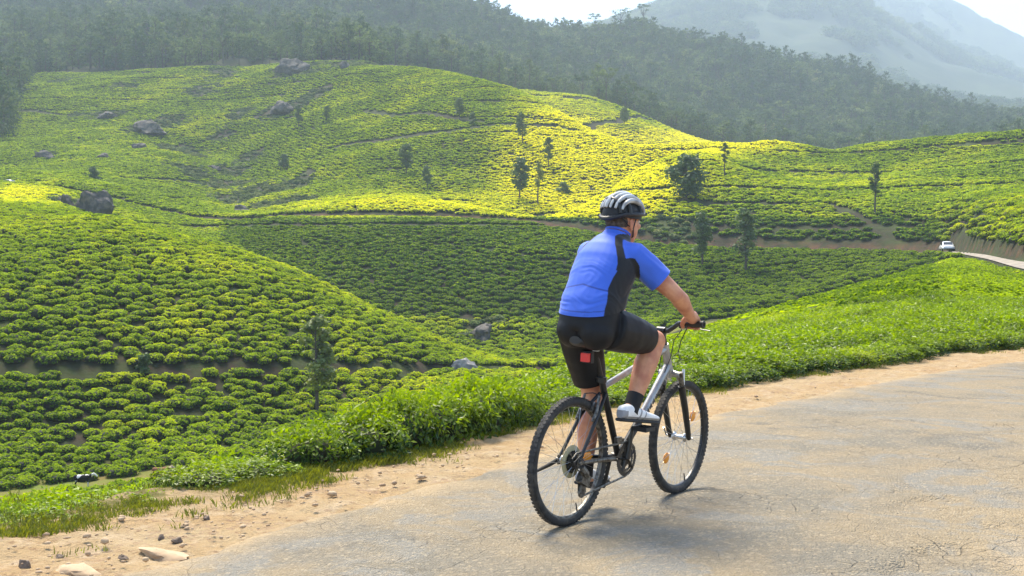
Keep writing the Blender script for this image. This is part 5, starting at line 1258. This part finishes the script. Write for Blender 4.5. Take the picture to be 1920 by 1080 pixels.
# ------------------------------------------------------------------ two white cars on the hill road
M['car_paint'] = mat('white_car_paint', (.80, .80, .79), .25, spec=.5, coat=.6)
M['car_glass'] = mat('car_glass', (.02, .025, .03), .08, spec=.8)
M['lamp'] = mat('lamp_glass', (.7, .7, .68), .1, spec=.8); M['tail'] = mat('tail_lamp', (.45, .02, .02), .2)
def car(label, loc, rz, group, tilt=(0, 0)):
    e = empty('white_car', loc, rz); tag(e, label, 'car', group); e.rotation_euler = (tilt[0], tilt[1], rz)
    prof = [(-2.0, .32, .45, .80), (-1.93, .30, .70, .84), (-1.75, .28, .92, .85), (-1.1, .26, .98, .86), (0, .26, 1.0, .86), (.85, .26, .98, .86), (1.35, .27, .90, .85), (1.85, .30, .78, .80), (2.0, .34, .55, .72)]
    def shell(prof, p=3.2):
        rings = []
        for x, z0, z1, w in prof:
            r_ = []
            for k in range(24):
                a = 2 * math.pi * k / 24; ca, sa = math.cos(a), math.sin(a)
                r_.append(Vector((x, w * math.copysign(abs(ca) ** (2 / p), ca), (z0 + z1) / 2 + (z1 - z0) / 2 * math.copysign(abs(sa) ** (2 / p), sa))))
            rings.append(r_)
        return rings
    g = Geo(); loft(g, shell(prof)); bd = g.build('body', M['car_paint'], e)
    cab = [(-1.70, .85, .98, .74), (-1.45, .85, 1.22, .72), (-1.0, .85, 1.42, .68), (-.2, .85, 1.50, .66), (.35, .85, 1.44, .67), (.8, .85, 1.22, .71), (1.25, .85, .95, .74)]
    g = Geo(); loft(g, shell(cab, 3.0)); g.build('cabin', M['car_paint'], e)
    def pane(name, pts):
        gg = Geo(); gg.add(pts, [tuple(range(len(pts)))]); o = gg.build(name, M['car_glass'], e, smooth=False); md = o.modifiers.new('t', 'SOLIDIFY'); md.thickness = .03; md.offset = 0; return o
    for s in (-1, 1):
        pane('side_window', [(-1.15, s * .735, .98), (-.12, s * .745, .98), (-.12, s * .685, 1.40), (-.9, s * .69, 1.34)]); pane('side_window', [(-.02, s * .745, .98), (.92, s * .74, .98), (.48, s * .69, 1.34), (-.02, s * .685, 1.40)])
    pane('windscreen', [(1.17, -.60, .99), (1.17, .60, .99), (.66, .55, 1.36), (.66, -.55, 1.36)]); pane('rear_window', [(-1.70, -.58, 1.02), (-1.70, .58, 1.02), (-1.30, .52, 1.34), (-1.30, -.52, 1.34)])
    for x in (-1.25, 1.28):
        for s in (-1, 1):
            w = empty('wheel'); w.parent = e; w.location = (x, s * .76, .29); g = Geo(); g.lathe([(.19, -.09), (.27, -.09), (.29, -.06), (.29, .06), (.27, .09), (.19, .09)], (0, 0, 0), 'y', 20); g.build('tyre', M['rubber'], w); g = Geo(); g.lathe([(.02, -.08), (.19, -.085), (.19, .085), (.02, .08)], (0, 0, 0), 'y', 16); g.build('rim', M['steel'], w)
    for s in (-1, 1):
        g = Geo(); g.ball((1.90, s * .55, .66), (.08, .16, .09), 10, 8); g.build('headlight', M['lamp'], e); g = Geo(); g.ball((-1.93, s * .60, .72), (.06, .12, .10), 10, 8); g.build('tail_light', M['tail'], e)
    g = Geo(); g.box((2.0, 0, .40), (.10, 1.3, .16)); g.box((-2.0, 0, .40), (.10, 1.3, .16)); g.build('bumper', M['black_plastic'], e)
    return e
def on_road(u_, f_=.45):
    D_ = float(near_lines(u_, iR0) + (near_lines(u_, iR1) - near_lines(u_, iR0)) * f_); x_ = (u_ - 960) / F * D_
    return Vector((x_, D_, float(terrain_base(np.array([u_]), np.array([D_]))[0]) + .12))
p0, p1 = on_road(1775), on_road(1800); d = p1 - p0
car('white rounded car driving on the hill road in front of the red earth bank', p0, math.atan2(d.y, d.x), 'cars on the hill road')
p0, p1 = on_road(20.), on_road(50.); d = p1 - p0
car('white car on the hill road above the near hill, at the photo edge', p0, math.atan2(d.y, d.x), 'cars on the hill road')

# ------------------------------------------------------------------ cattle in the valley
def cow(label, loc, rz, colours, thr, seed, sc=1.0, lying=False):
    e = empty('cow', loc, rz); e.scale = (sc, sc, sc); tag(e, label, 'cow', 'cattle in the valley')
    dz = -.42 if lying else 0
    g = Geo(); g.tube([(-.72, 0, 1.02), (-.45, 0, .98), (0, 0, .93), (.40, 0, .97), (.66, 0, 1.05)], [.24, .33, .37, .34, .24], 16); g.ball((-.62, 0, 1.08), (.22, .27, .22)); g.ball((.5, 0, .9), (.22, .26, .28)); g.ball((0, 0, .80), (.55, .30, .28))
    g.tube([(.60, 0, 1.08), (.82, 0, 1.22), (.98, 0, 1.30)], [.20, .15, .13], 12); g.tube([(.96, 0, 1.36), (1.12, 0, 1.26), (1.30, 0, 1.10), (1.36, 0, 1.04)], [.115, .11, .085, .075], 12)
    for s in (-1, 1):
        g.tube([(.98, s * .09, 1.38), (.95, s * .22, 1.36)], [.035, .05], 8, flat=.4); g.tube([(.99, s * .07, 1.44), (1.02, s * .14, 1.54)], [.025, .008], 6)
        if not lying:
            g.tube([(.50, s * .16, .85), (.48, s * .17, .55), (.50, s * .17, .46), (.49, s * .17, .12), (.51, s * .17, .0)], [.13, .085, .065, .048, .06], 10)
            g.tube([(-.60, s * .17, 1.0), (-.50, s * .18, .70), (-.66, s * .18, .48), (-.62, s * .18, .12), (-.59, s * .18, .0)], [.17, .12, .065, .050, .06], 10)
        else:
            g.tube([(.45, s * .2, .75), (.62, s * .26, .52), (.38, s * .28, .50)], [.12, .07, .055], 8); g.tube([(-.55, s * .2, .8), (-.25, s * .3, .58), (-.5, s * .32, .50)], [.16, .09, .055], 8)
    g.tube([(-.80, 0, 1.12), (-.90, 0, .9), (-.90, 0, .55), (-.90, 0, .42)], [.035, .022, .018, .035], 6); g.ball((-.35, 0, .64), (.12, .10, .10), 10, 8)
    me = remesh(g.mesh('body'), .028, 4)
    if dz:
        for v in me.vertices: v.co.z += dz
    q = N('cow_coat'); tc = q.n('TexCoord').outputs['Object']; n_ = q.noise(1.5 + .2 * seed, 2, .4, tc); sx = q.n('SeparateXYZ'); q.l(tc, sx.inputs[0])
    f = q.math('MAXIMUM', q.rng(n_, thr, thr + .03), q.rng(sx.outputs[0], .78, .86)); q.base(q.mix(f, *colours)).rough(.8, .2)
    obj('body', me, q.m, e); return e
p = hit(155, 915, 55, 90); cow('small black and white cow standing on the valley grass behind the short hedge', p, .25, ((.012, .012, .013), (.75, .72, .66)), .56, 1, .60)
p = hit(302, 893, 55, 95); cow('small orange-brown cow lying on the valley grass beyond the hedge gap', p, .15, ((.22, .10, .045), (.50, .38, .27)), .66, 2, .62, True)

# ------------------------------------------------------------------ the air
hz = Geo(); hz.box((0, 2150, 470), (7400, 5600, 980))
q = bpy.data.materials.new('haze_air'); q.use_nodes = True; q.node_tree.nodes.remove(q.node_tree.nodes['Principled BSDF'])
pv_ = q.node_tree.nodes.new('ShaderNodeVolumePrincipled'); pv_.inputs['Color'].default_value = (.70, .85, 1.0, 1); pv_.inputs['Density'].default_value = .00025; pv_.inputs['Anisotropy'].default_value = .12
q.node_tree.links.new(pv_.outputs[0], q.node_tree.nodes['Material Output'].inputs['Volume'])
hz_o = hz.build('haze', q, smooth=False); tag(hz_o, 'thin pale haze lying over the whole valley', 'haze', kind='stuff')
